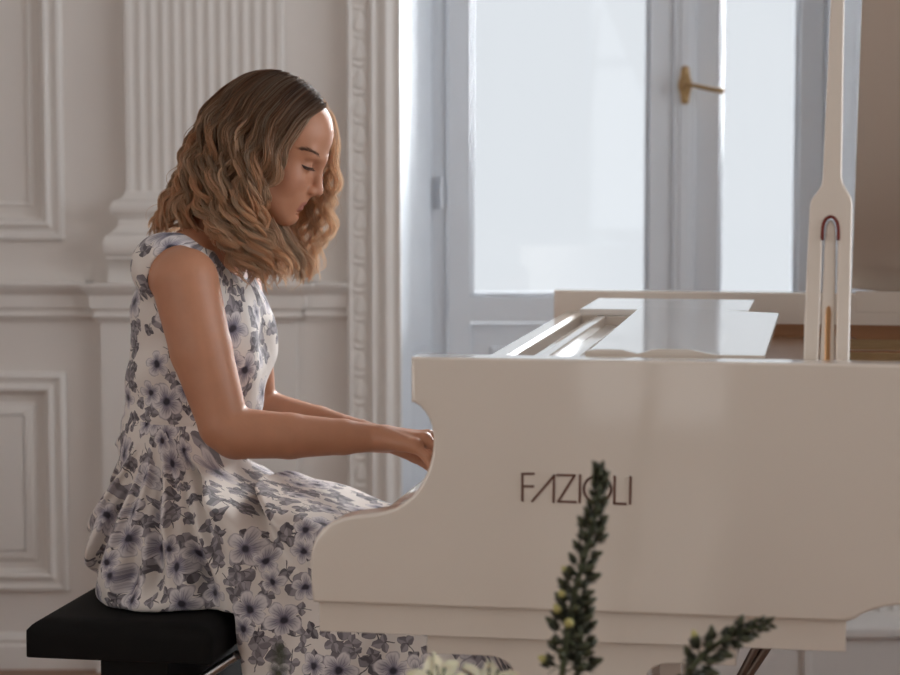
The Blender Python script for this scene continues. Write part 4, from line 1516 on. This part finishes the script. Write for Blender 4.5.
FAR = [
    [(319, 108, .733), (330, 116, .768), (336, 131, .79), (338, 152, .80), (338, 174, .80), (336, 198, .80), (333, 220, .80), (328, 242, .795), (321, 262, .79), (311, 280, .79)],
    [(310, 94, .736), (321, 108, .795), (325, 130, .818), (327, 154, .825), (326, 178, .825), (321, 204, .82), (315, 228, .815), (309, 250, .81), (303, 270, .80), (296, 288, .80)],
    [(302, 87, .738), (312, 104, .800), (318, 130, .825), (318, 158, .832), (314, 184, .832), (307, 210, .828), (300, 234, .822), (295, 254, .815), (290, 272, .81), (284, 290, .80)],
    [(288, 80, .740), (296, 96, .800), (300, 124, .830), (300, 154, .838), (298, 184, .838), (294, 210, .835), (290, 234, .828), (288, 254, .82), (284, 272, .815), (280, 288, .81)],
    [(275, 77, .742), (272, 92, .800), (268, 120, .826), (264, 150, .834), (260, 180, .834), (256, 208, .83), (254, 232, .825), (256, 254, .82), (260, 272, .815), (262, 286, .81)],
    [(266, 77, .748), (240, 90, .790), (222, 116, .810), (212, 146, .815), (206, 174, .815), (202, 200, .812), (200, 218, .81), (196, 230, .805), (190, 240, .80), (186, 246, .80)],
    [(264, 77, .748), (233, 86, .765), (210, 110, .780), (196, 140, .782), (188, 168, .782), (182, 192, .78), (176, 208, .78), (170, 220, .78), (165, 230, .775), (162, 238, .77)],
]
NEAR = np.array([[hx(*p) for p in g_] for g_ in NEAR])
FAR = np.array([[hx(*p) for p in g_] for g_ in FAR])
UNDER = np.array([[hx(*p) for p in g_] for g_ in [
    [(252, 176, .675), (254, 192, .672), (259, 208, .672), (266, 224, .676), (275, 240, .682), (284, 256, .69), (290, 272, .695), (293, 288, .70)],
    [(256, 184, .71), (262, 200, .71), (270, 216, .712), (279, 232, .715), (288, 248, .72), (295, 262, .725), (300, 276, .73), (302, 288, .73)],
    [(256, 190, .77), (266, 206, .775), (278, 222, .78), (290, 236, .785), (300, 250, .785), (308, 262, .785), (312, 274, .785), (312, 284, .785)],
]])
NP = 46


def guide(G, t):
    """guide curve at fractional index t"""
    t = min(max(t, 0), len(G) - 1.0001); k = int(t); f_ = t - k
    f_ = f_ * f_ * (3 - 2 * f_) * .3 + f_ * .7
    return spline(G[k] * (1 - f_) + G[k + 1] * f_, NP)


hr = np.random.default_rng(5)
ROOT, MID, TIP, LITE = np.array([.115, .050, .029]), np.array([.46, .238, .125]), np.array([.90, .63, .41]), np.array([.96, .79, .61])
skull_c = HL(-.012, 0, .030)
SV, SF, SCOL = [], [], []
voff = 0
ss = np.linspace(0, 1, NP)


def push_out(C, m):
    """keep the curve outside the skull"""
    l = ((C - HC) @ RH) / HS
    c = np.array([-.016, 0, .033]); r = np.array([.101, .079, .091]) + m
    d = (l - c) / r
    n_ = np.linalg.norm(d, axis=1)
    inside = (n_ < 1) & (l[:, 2] > -.05)
    l[inside] = c + (l[inside] - c) / n_[inside][:, None]
    return HC + HS * (l @ RH.T)


def lock(C, nstr, width, wave, wl, phase, lite, curl=0.0, tintshift=0.0, rad=.00062):
    """a lock of hair round the guide C: strands that bunch together, waving more towards the tip"""
    global voff
    L = np.concatenate([[0], np.cumsum(np.linalg.norm(np.diff(C, axis=0), axis=1))])
    T = np.gradient(C, axis=0); T /= np.linalg.norm(T, axis=1)[:, None]
    Vv = np.array([0, 1.0, 0])
    N1 = np.cross(T, Vv); N1 /= np.linalg.norm(N1, axis=1)[:, None] + 1e-9
    N2 = np.cross(T, N1)
    env = np.clip((L - .085) / .12, 0, 1) ** 1.1
    ph = 2 * math.pi * L / wl + phase
    W = C + N1 * (wave * env * np.sin(ph))[:, None] + N2 * (wave * .75 * env * np.cos(ph))[:, None]
    prof = np.interp(ss, [0, .10, .35, .7, .9, 1], [.75, 1.0, 1.0, .85, .55, .12])
    tone = hr.uniform(.66, 1.18) + tintshift * .5
    for i in range(nstr):
        a = hr.uniform(0, 2 * math.pi); rr = math.sqrt(hr.uniform(0, 1)) * width
        stray = hr.random() < .05
        twist = a + 1.5 * ss * hr.uniform(-.6, .6)
        o1 = rr * np.cos(twist) * prof; o2 = rr * np.sin(twist) * prof
        if stray and rad > .0004:
            o1 = o1 + hr.normal(0, .006) * ss ** 1.5; o2 = o2 + hr.normal(0, .006) * ss ** 1.5
        S = W + N1 * o1[:, None] + N2 * o2[:, None]
        S = push_out(S, .009)
        end = hr.uniform(.86, 1.0)
        S = spline(S, NP) if end > .995 else np.stack([np.interp(ss * end, ss, S[:, q]) for q in range(3)], 1)
        # tube of three sides
        r_ = rad * np.interp(ss, [0, .7, 1], [1, .9, .3])
        Tg = np.gradient(S, axis=0); Tg /= np.linalg.norm(Tg, axis=1)[:, None] + 1e-9
        A = np.cross(Tg, np.array([.3, .9, .1])); A /= np.linalg.norm(A, axis=1)[:, None] + 1e-9
        B = np.cross(Tg, A)
        ring = np.stack([S + r_[:, None] * (math.cos(w_) * A + math.sin(w_) * B) for w_ in (0, 2.094, 4.189)], 1)
        SV.append(ring.reshape(-1, 3))
        base_ = voff + np.arange(NP - 1)[:, None] * 3
        f_ = []
        for j in range(3):
            f_.append(np.stack([base_[:, 0] + j, base_[:, 0] + (j + 1) % 3, base_[:, 0] + 3 + (j + 1) % 3, base_[:, 0] + 3 + j], 1))
        SF.append(np.vstack(f_)); voff += NP * 3
        q = np.clip(ss * (L[-1] / .32) + tintshift + hr.normal(0, .05), 0, 1)
        lt = np.clip(lite + hr.normal(0, .14), 0, 1)
        c = np.stack([np.interp(q, [0, .20, .48, .75], [ROOT[k], ROOT[k] * .5 + MID[k] * .5, MID[k] * .55 + TIP[k] * .45, TIP[k]]) for k in range(3)], 1)
        c = c * (1 - lt * np.interp(q, [0, .1, .5], [.2, .55, .8]))[:, None] + LITE * (lt * np.interp(q, [0, .1, .5], [.2, .55, .8]))[:, None]
        c = c * hr.uniform(.85, 1.12) * (1 + (tone - 1) * np.interp(q, [0, .6, 1], [1, 1, .6]))[:, None]
        c = c / np.maximum(1, c.max(1) / .95)[:, None]
        SCOL.append(np.repeat(c, 3, axis=0))


def family(G, n, width, wave, nstr, layers, side, lite_mean=.25, shift=0.0):
    for k in range(n):
        t = (k + .5) / n * (len(G) - 1) + hr.normal(0, .08)
        for ly in range(layers):
            C = guide(G, t + hr.normal(0, .12))
            # deeper layers sit closer to the head and end higher
            inn = ly * .008
            C = C + np.array([0, -side * inn, 0]) * np.interp(ss, [0, .15, 1], [0, 1, 1])[:, None] * -1
            jit = hr.normal(0, .0035, 3) * np.array([1, .6, 1])
            C = C + jit * np.interp(ss, [0, .2, 1], [.2, .7, 1.5])[:, None]
            cut = hr.uniform(.88, 1.0)
            C = np.stack([np.interp(ss * cut, ss, C[:, q]) for q in range(3)], 1)
            C = push_out(C, .007 + .004 * (layers - 1 - ly) / max(1, layers - 1))
            lock(C, nstr, width * hr.uniform(.7, 1.2), wave * hr.uniform(.7, 1.25), hr.uniform(.070, .086), t * 1.3 + hr.normal(0, .45) + ly * .9,
                 float(np.clip(hr.normal(lite_mean, .28), 0, 1)), tintshift=shift)


family(NEAR, 30, .0066, .0125, 38, 3, 1, .36, .03)
family(NEAR[:3], 11, .0075, .0100, 30, 2, 1, .3)
family(FAR[:3], 13, .0090, .0125, 17, 1, -1, .98, .22)  # both far families tinted paler to stand for backlight glow
family(FAR[2:], 13, .0085, .0120, 24, 2, -1, .7, .12)
family(UNDER, 9, .0085, .0110, 24, 2, 1, .7, .12)
# loose flyaway hairs caught by the window light
for k in range(110):
    G = FAR if k % 3 else NEAR
    C = guide(G, hr.uniform(0, 2.2 if G is FAR else 7))
    C = C + (hr.normal(0, .007, 3)) * (ss ** 1.1)[:, None] * 1.8
    lock(push_out(C, .008), 1, .004, .009, hr.uniform(.05, .09), hr.uniform(0, 6), .5, rad=.00030)
hair = fast_mesh('hair', np.vstack(SV) - WO, np.vstack(SF), M['hair'], person)
set_tint(hair, np.vstack(SCOL))
tag(hair, 'shoulder-length wavy hair, brown at the roots and blonde at the ends')
# dark scalp and inner mass, its brown also painting shade between the strands
cf = Field(np.arange(-.52, -.20, .004), np.arange(.62, .85, .004), np.arange(1.10, 1.42, .004))
cf.ell(HL(-.018, 0, .036), np.array([.099, .077, .089]) * HS + .0035, RH, 0)
cf.ell(HL(-.045, 0, -.020), np.array([.066, .066, .070]) * HS, RH, .02)
cf.cap(HL(.135, 0, -.06), HL(.092, 0, .034), .062 * HS, .042 * HS, .006, 1.0, 'sub')
for s in (-1, 1): cf.ell(HL(.075, s * .05, -.02), np.array([.055, .035, .075]) * HS, RH, .004, 'sub')
cf.cap(HL(-.052, 0, -.01), q_(212, 205, VC), .060, .052, .03)
Pc, Qc = cf.nets()
fast_mesh('scalp_hair', relax(Pc, Qc, 2, .4) - WO, Qc, M['cap'], hair)

# ------------------------------------------------------------------ flowers in front of the piano
tank = empty('flower_trough', (.02, 2.42, 0), 0, label='white flower trough on the floor in front of the piano', cat='planter')
bm = bmesh.new()
for x0, x1, y0, y1 in ((-.36, .36, -.09, -.075), (-.36, .36, .075, .09), (-.36, -.345, -.075, .075), (.345, .36, -.075, .075)): add_box(bm, x0, x1, y0, y1, .0, .42, 0)
add_box(bm, -.345, .345, -.075, .075, .0, .02)
bmesh.ops.remove_doubles(bm, verts=bm.verts, dist=1e-5)
bmobj('trough_wall', bm, M['ceramic'], tank)
bm = bmesh.new(); add_box(bm, -.344, .344, -.074, .074, .02, .38); bmobj('moss', bm, M['stem'], tank)
GREEN, DARK, YEL = np.array([.056, .062, .024]), np.array([.022, .025, .013]), np.array([.46, .41, .15])


def bud_mesh(name, length, rad_, yellow):
    n, sd = 12, 10
    V, C = [], []
    for i in range(n):
        t = i / (n - 1)
        r_ = rad_ * (math.sin(math.pi * min(1, .06 + t * .94)) ** .75) * (1.0 - .25 * t) + .0004
        for j in range(sd):
            w_ = 2 * math.pi * j / sd
            rr = r_ * (1 + .10 * math.cos(3 * w_))
            V.append((rr * math.cos(w_), rr * math.sin(w_), t * length))
            C.append(DARK * (1 - t) + GREEN * t if not yellow or t < .55 else GREEN * (1 - min(1, (t - .55) / .2)) + YEL * min(1, (t - .55) / .2))
    Fc = [(i * sd + j, i * sd + (j + 1) % sd, (i + 1) * sd + (j + 1) % sd, (i + 1) * sd + j) for i in range(n - 1) for j in range(sd)]
    Fc += [tuple(range(sd))[::-1], tuple((n - 1) * sd + j for j in range(sd))]
    # three sepals that clasp the base
    for k in range(3):
        w_ = 2 * math.pi * k / 3
        o = len(V); d = np.array([math.cos(w_), math.sin(w_), 0]); sd_ = np.array([-d[1], d[0], 0])
        for i in range(5):
            t = i / 4
            c = d * rad_ * (1.15 + .5 * t * t) + np.array([0, 0, t * length * .62])
            wd = rad_ * .55 * math.sin(math.pi * (.12 + .86 * t))
            V += [tuple(c - sd_ * wd), tuple(c + sd_ * wd)]; C += [DARK, DARK]
        Fc += [(o + 2 * i, o + 2 * i + 1, o + 2 * i + 3, o + 2 * i + 2) for i in range(4)]
    me = bpy.data.meshes.new(name); me.from_pydata(V, [], Fc); me.update()
    a = me.color_attributes.new('tint', 'FLOAT_COLOR', 'POINT')
    a.data.foreach_set('color', np.c_[np.array(C), np.ones(len(C))].astype(np.float32).ravel())
    me.materials.append(M['bud']); me.shade_smooth()
    return me


BUDS = {'small': bud_mesh('small_bud', .014, .0034, False), 'mid': bud_mesh('green_bud', .018, .0046, False), 'open': bud_mesh('opening_bud', .022, .0058, True)}


def spike(px, Y, top_r, n, label, seed, open_from=.45, foot=None, size=1.0, group=None):
    """flower spike along the stem pixels (tip first), carried on down to its foot in the trough"""
    rs = np.random.default_rng(seed)
    st = [at_y(x, y, Y) for x, y in px]
    foot = np.array(foot)
    vis = len(st)
    ext_ = [st[-1] + (st[-1] - st[-2]) * .6 * k_ for k_ in (1,)]
    full = spline(st + ext_ + [(ext_[-1] * .35 + foot * .65), foot], 90)
    e = empty('flower_spike', tuple(foot), 0, label=label, cat='flower', group='flower spikes in front of the piano')
    mb = MB()
    mb.tube(full - foot, np.interp(np.linspace(0, 1, 90), [0, .1, 1], [.0012, .0028, .0042]) * size, 8)
    # narrow bracts beneath the buds
    Lv = spline(st, 200)
    arc_ = np.concatenate([[0], np.cumsum(np.linalg.norm(np.diff(Lv, axis=0), axis=1))]); arc_ /= arc_[-1]
    for i in range(n):
        t = (i + .3) / n
        t = t ** 1.15
        k_ = min(198, int(t * 199))
        c = Lv[k_]; tg = Lv[max(0, k_ - 3)] - Lv[min(199, k_ + 3)]; tg /= np.linalg.norm(tg)
        w_ = i * 2.4 + rs.normal(0, .2)
        A = np.cross(tg, [0, 1, 0]); A /= np.linalg.norm(A); B = np.cross(tg, A)
        out = A * math.cos(w_) + B * math.sin(w_)
        open_ = t > open_from and rs.random() < .30 and A[0] * math.cos(w_) * (1 if A[0] < 0 else 1) < .55
        sc = size * np.interp(t, [0, .12, .5, 1], [.58, .82, .98, 1.1]) * rs.uniform(.85, 1.15)
        rise = np.interp(t, [0, .3, 1], [1.5, .9, .45])
        d = out + tg * rise; d /= np.linalg.norm(d)
        base_ = c + out * .002 * size
        stalk = .006 * size * np.interp(t, [0, .3, 1], [.2, .8, 1.9])
        b0 = base_ + d * stalk
        mb.tube(np.array([c, b0]) - foot, .0011 * size, 5)
        me = BUDS['open'] if open_ else (BUDS['mid'] if t > .3 else BUDS['small'])
        o = bpy.data.objects.new('bud', me); COL.objects.link(o); o.parent = e
        o.location = tuple(b0 - foot); o.scale = (sc,) * 3
        o.rotation_euler = Vector(d).to_track_quat('Z', 'Y').to_euler()
        # bract
        bl = .016 * size * np.interp(t, [0, .3, 1], [.5, .9, 1.3])
        sdv = np.cross(d, tg); sdv /= np.linalg.norm(sdv) + 1e-9
        V = []
        for q in range(6):
            f_ = q / 5
            p = c + out * (.002 + bl * (.75 * f_)) + tg * (bl * (.55 * f_ - .95 * f_ * f_ * (.2 + t * .7)) - .002)
            wd = .0021 * size * math.sin(math.pi * (.15 + .83 * f_))
            V += [p - sdv * wd - foot, p + out * .0008 - foot, p + sdv * wd - foot]
        Fc = []
        for q in range(5):
            for z_ in (0, 1): Fc.append((q * 3 + z_, q * 3 + z_ + 1, q * 3 + z_ + 4, q * 3 + z_ + 3))
        mb.add(V, Fc)
    mb.build('stem', M['stem'], e)
    return e


spike([(599, 467), (600, 482), (597, 505), (592, 530), (585, 556), (577, 584), (571, 612), (566, 640), (562, 676)], 2.42, 8, 78, 'tall flower spike crossing the brown lettering on the piano side', 1, .55, (.09, 2.42, .37), .98)
spike([(580, 598), (581, 615), (581, 635), (580, 655), (577, 676)], 2.44, 8, 34, 'short green flower spike just right of the tall spike', 2, .8, (.13, 2.44, .37), .95)
spike([(770, 623), (750, 629), (730, 636), (712, 648), (697, 662), (684, 680)], 2.42, 8, 34, 'flower spike leaning right below the piano leg block', 3, .7, (.24, 2.42, .37), 1.0)
spike([(280, 643), (280, 654), (279, 665), (279, 680)], 2.05, 8, 20, 'small green flower spike before the floral skirt, leftmost of the flower spikes', 4, .9, (-.17, 2.38, .37), .36)


def blossom(px, py, Y, face, label, seed, foot, size):
    rs = np.random.default_rng(seed)
    c = at_y(px, py, Y); foot = np.array(foot)
    e = empty('cream_flower', tuple(foot), 0, label=label, cat='flower', group='cream blooms in front of the piano')
    d = np.array(face, float); d /= np.linalg.norm(d)
    A = np.cross(d, [0, 0, 1]); A /= np.linalg.norm(A); B = np.cross(d, A)
    mb = MB(); mb.tube(spline([c - d * .03 - foot, c - d * .045 - np.array([0, 0, .03]) - foot, (foot - foot) * .0 + np.array([0, 0, .1]), np.zeros(3)], 24), .003, 8)
    mb.build('stem', M['stem'], e)
    for k in range(6):
        w_ = 2 * math.pi * k / 6 + rs.normal(0, .1)
        o_ = A * math.cos(w_) + B * math.sin(w_)
        sd_ = np.cross(d, o_)
        L = size * (1.0 if k % 2 else .85) * rs.uniform(.9, 1.1)
        V, Fc = [], []
        n, m_ = 10, 7
        for i in range(n):
            t = i / (n - 1)
            for j in range(m_):
                s_ = (j / (m_ - 1) * 2 - 1)
                wd = L * .36 * math.sin(math.pi * (.10 + .86 * t ** .8)) ** .8
                p = c - d * .03 + d * (.045 * math.sin(t * 1.9) * size / .05) + o_ * (L * (t ** 1.6)) + sd_ * wd * s_ + d * (s_ * s_ * .006 + .003 * math.sin(7 * t + 5 * s_ + k))
                V.append(p - foot)
        for i in range(n - 1):
            for j in range(m_ - 1): Fc.append((i * m_ + j, i * m_ + j + 1, (i + 1) * m_ + j + 1, (i + 1) * m_ + j))
        mesh('petal', V, Fc, M['cream'], e)
    mb = MB()
    for k in range(5):
        w_ = 2 * math.pi * k / 5
        mb.tube(spline([c - d * .02 - foot, c + d * .01 + (A * math.cos(w_) + B * math.sin(w_)) * .006 - foot, c + d * .022 + (A * math.cos(w_) + B * math.sin(w_)) * .011 - foot], 8), [.001] * 6 + [.002, .001], 6)
    mb.build('stamens', M['stem'], e)


blossom(440, 685, 2.38, (-.2, -.5, .8), 'left one of the two cream blooms at the bottom edge', 1, (-.03, 2.40, .37), .042)
blossom(490, 688, 2.40, (.3, -.4, .85), 'right one of the two cream blooms, nearer the tall spike', 2, (.03, 2.42, .37), .042)
# ------------------------------------------------------------------ light, sky, camera
w = bpy.data.worlds.new('sky'); SC.world = w; w.use_nodes = True
bg = w.node_tree.nodes['Background']
bg.inputs[0].default_value = (0.93, 0.965, 1.0, 1); bg.inputs[1].default_value = 0.84


def area(name, at, target, sx, sy, power, col):
    L = bpy.data.lights.new(name, 'AREA'); L.shape = 'RECTANGLE'; L.size = sx; L.size_y = sy
    L.energy = power; L.color = col
    o = bpy.data.objects.new(name, L); COL.objects.link(o); o.location = at
    d = Vector(target) - Vector(at)
    o.rotation_euler = d.to_track_quat('-Z', 'Y').to_euler()
    return o


# fill lamps added outside the unseen front and side windows
for a, c in FWIN:
    area('daylight_french_window', ((a + c) / 2, YF - .25, 1.4), ((a + c) / 2, 0, 1.3), c - a, 2.5, LP['front'], (1.0, .93, .86))
area('daylight_side_window', (XL - .3, sum(SWL) / 2, 1.7), (0, 3.0, 1.2), SWL[1] - SWL[0], 2.3, LP['left'], (1.0, .93, .86))
area('daylight_side_window', (XR + .3, sum(SWR) / 2, 1.7), (-.2, 3.6, 1.1), SWR[1] - SWR[0], 2.3, LP['right'], (.95, .97, 1.0))
# sky light falling in through the window beside the piano
area('daylight_window', (1.85, 7.3, 2.2), (-.1, 3.6, 1.1), 1.0, 1.8, LP['win'], (.93, .97, 1.0))
sun = bpy.data.lights.new('sun', 'SUN'); sun.energy = LP['sun']; sun.angle = R(22); sun.color = (1, .97, .93)
so = bpy.data.objects.new('sun', sun); COL.objects.link(so)
so.rotation_euler = Vector((-.60, -1.0, -.60)).to_track_quat('-Z', 'Y').to_euler()

cam = bpy.data.cameras.new('camera'); cam.sensor_width = 36; cam.lens = F / 900 * 36
cam.dof.use_dof = True; cam.dof.focus_distance = 3.35; cam.dof.aperture_fstop = 4.2
cam.clip_start = .05
co = bpy.data.objects.new('camera', cam); COL.objects.link(co)
co.location = tuple(CAM); co.rotation_euler = (math.pi / 2 - PIT, 0, 0)
SC.camera = co
SC.view_settings.view_transform = 'Standard'; SC.view_settings.look = 'None'
SC.view_settings.gamma = 1; SC.view_settings.use_curve_mapping = False
SC.view_settings.exposure = LP['exp']
SC.cycles.max_bounces = 10; SC.cycles.diffuse_bounces = 6; SC.cycles.transparent_max_bounces = 16
SC.cycles.use_denoising = True
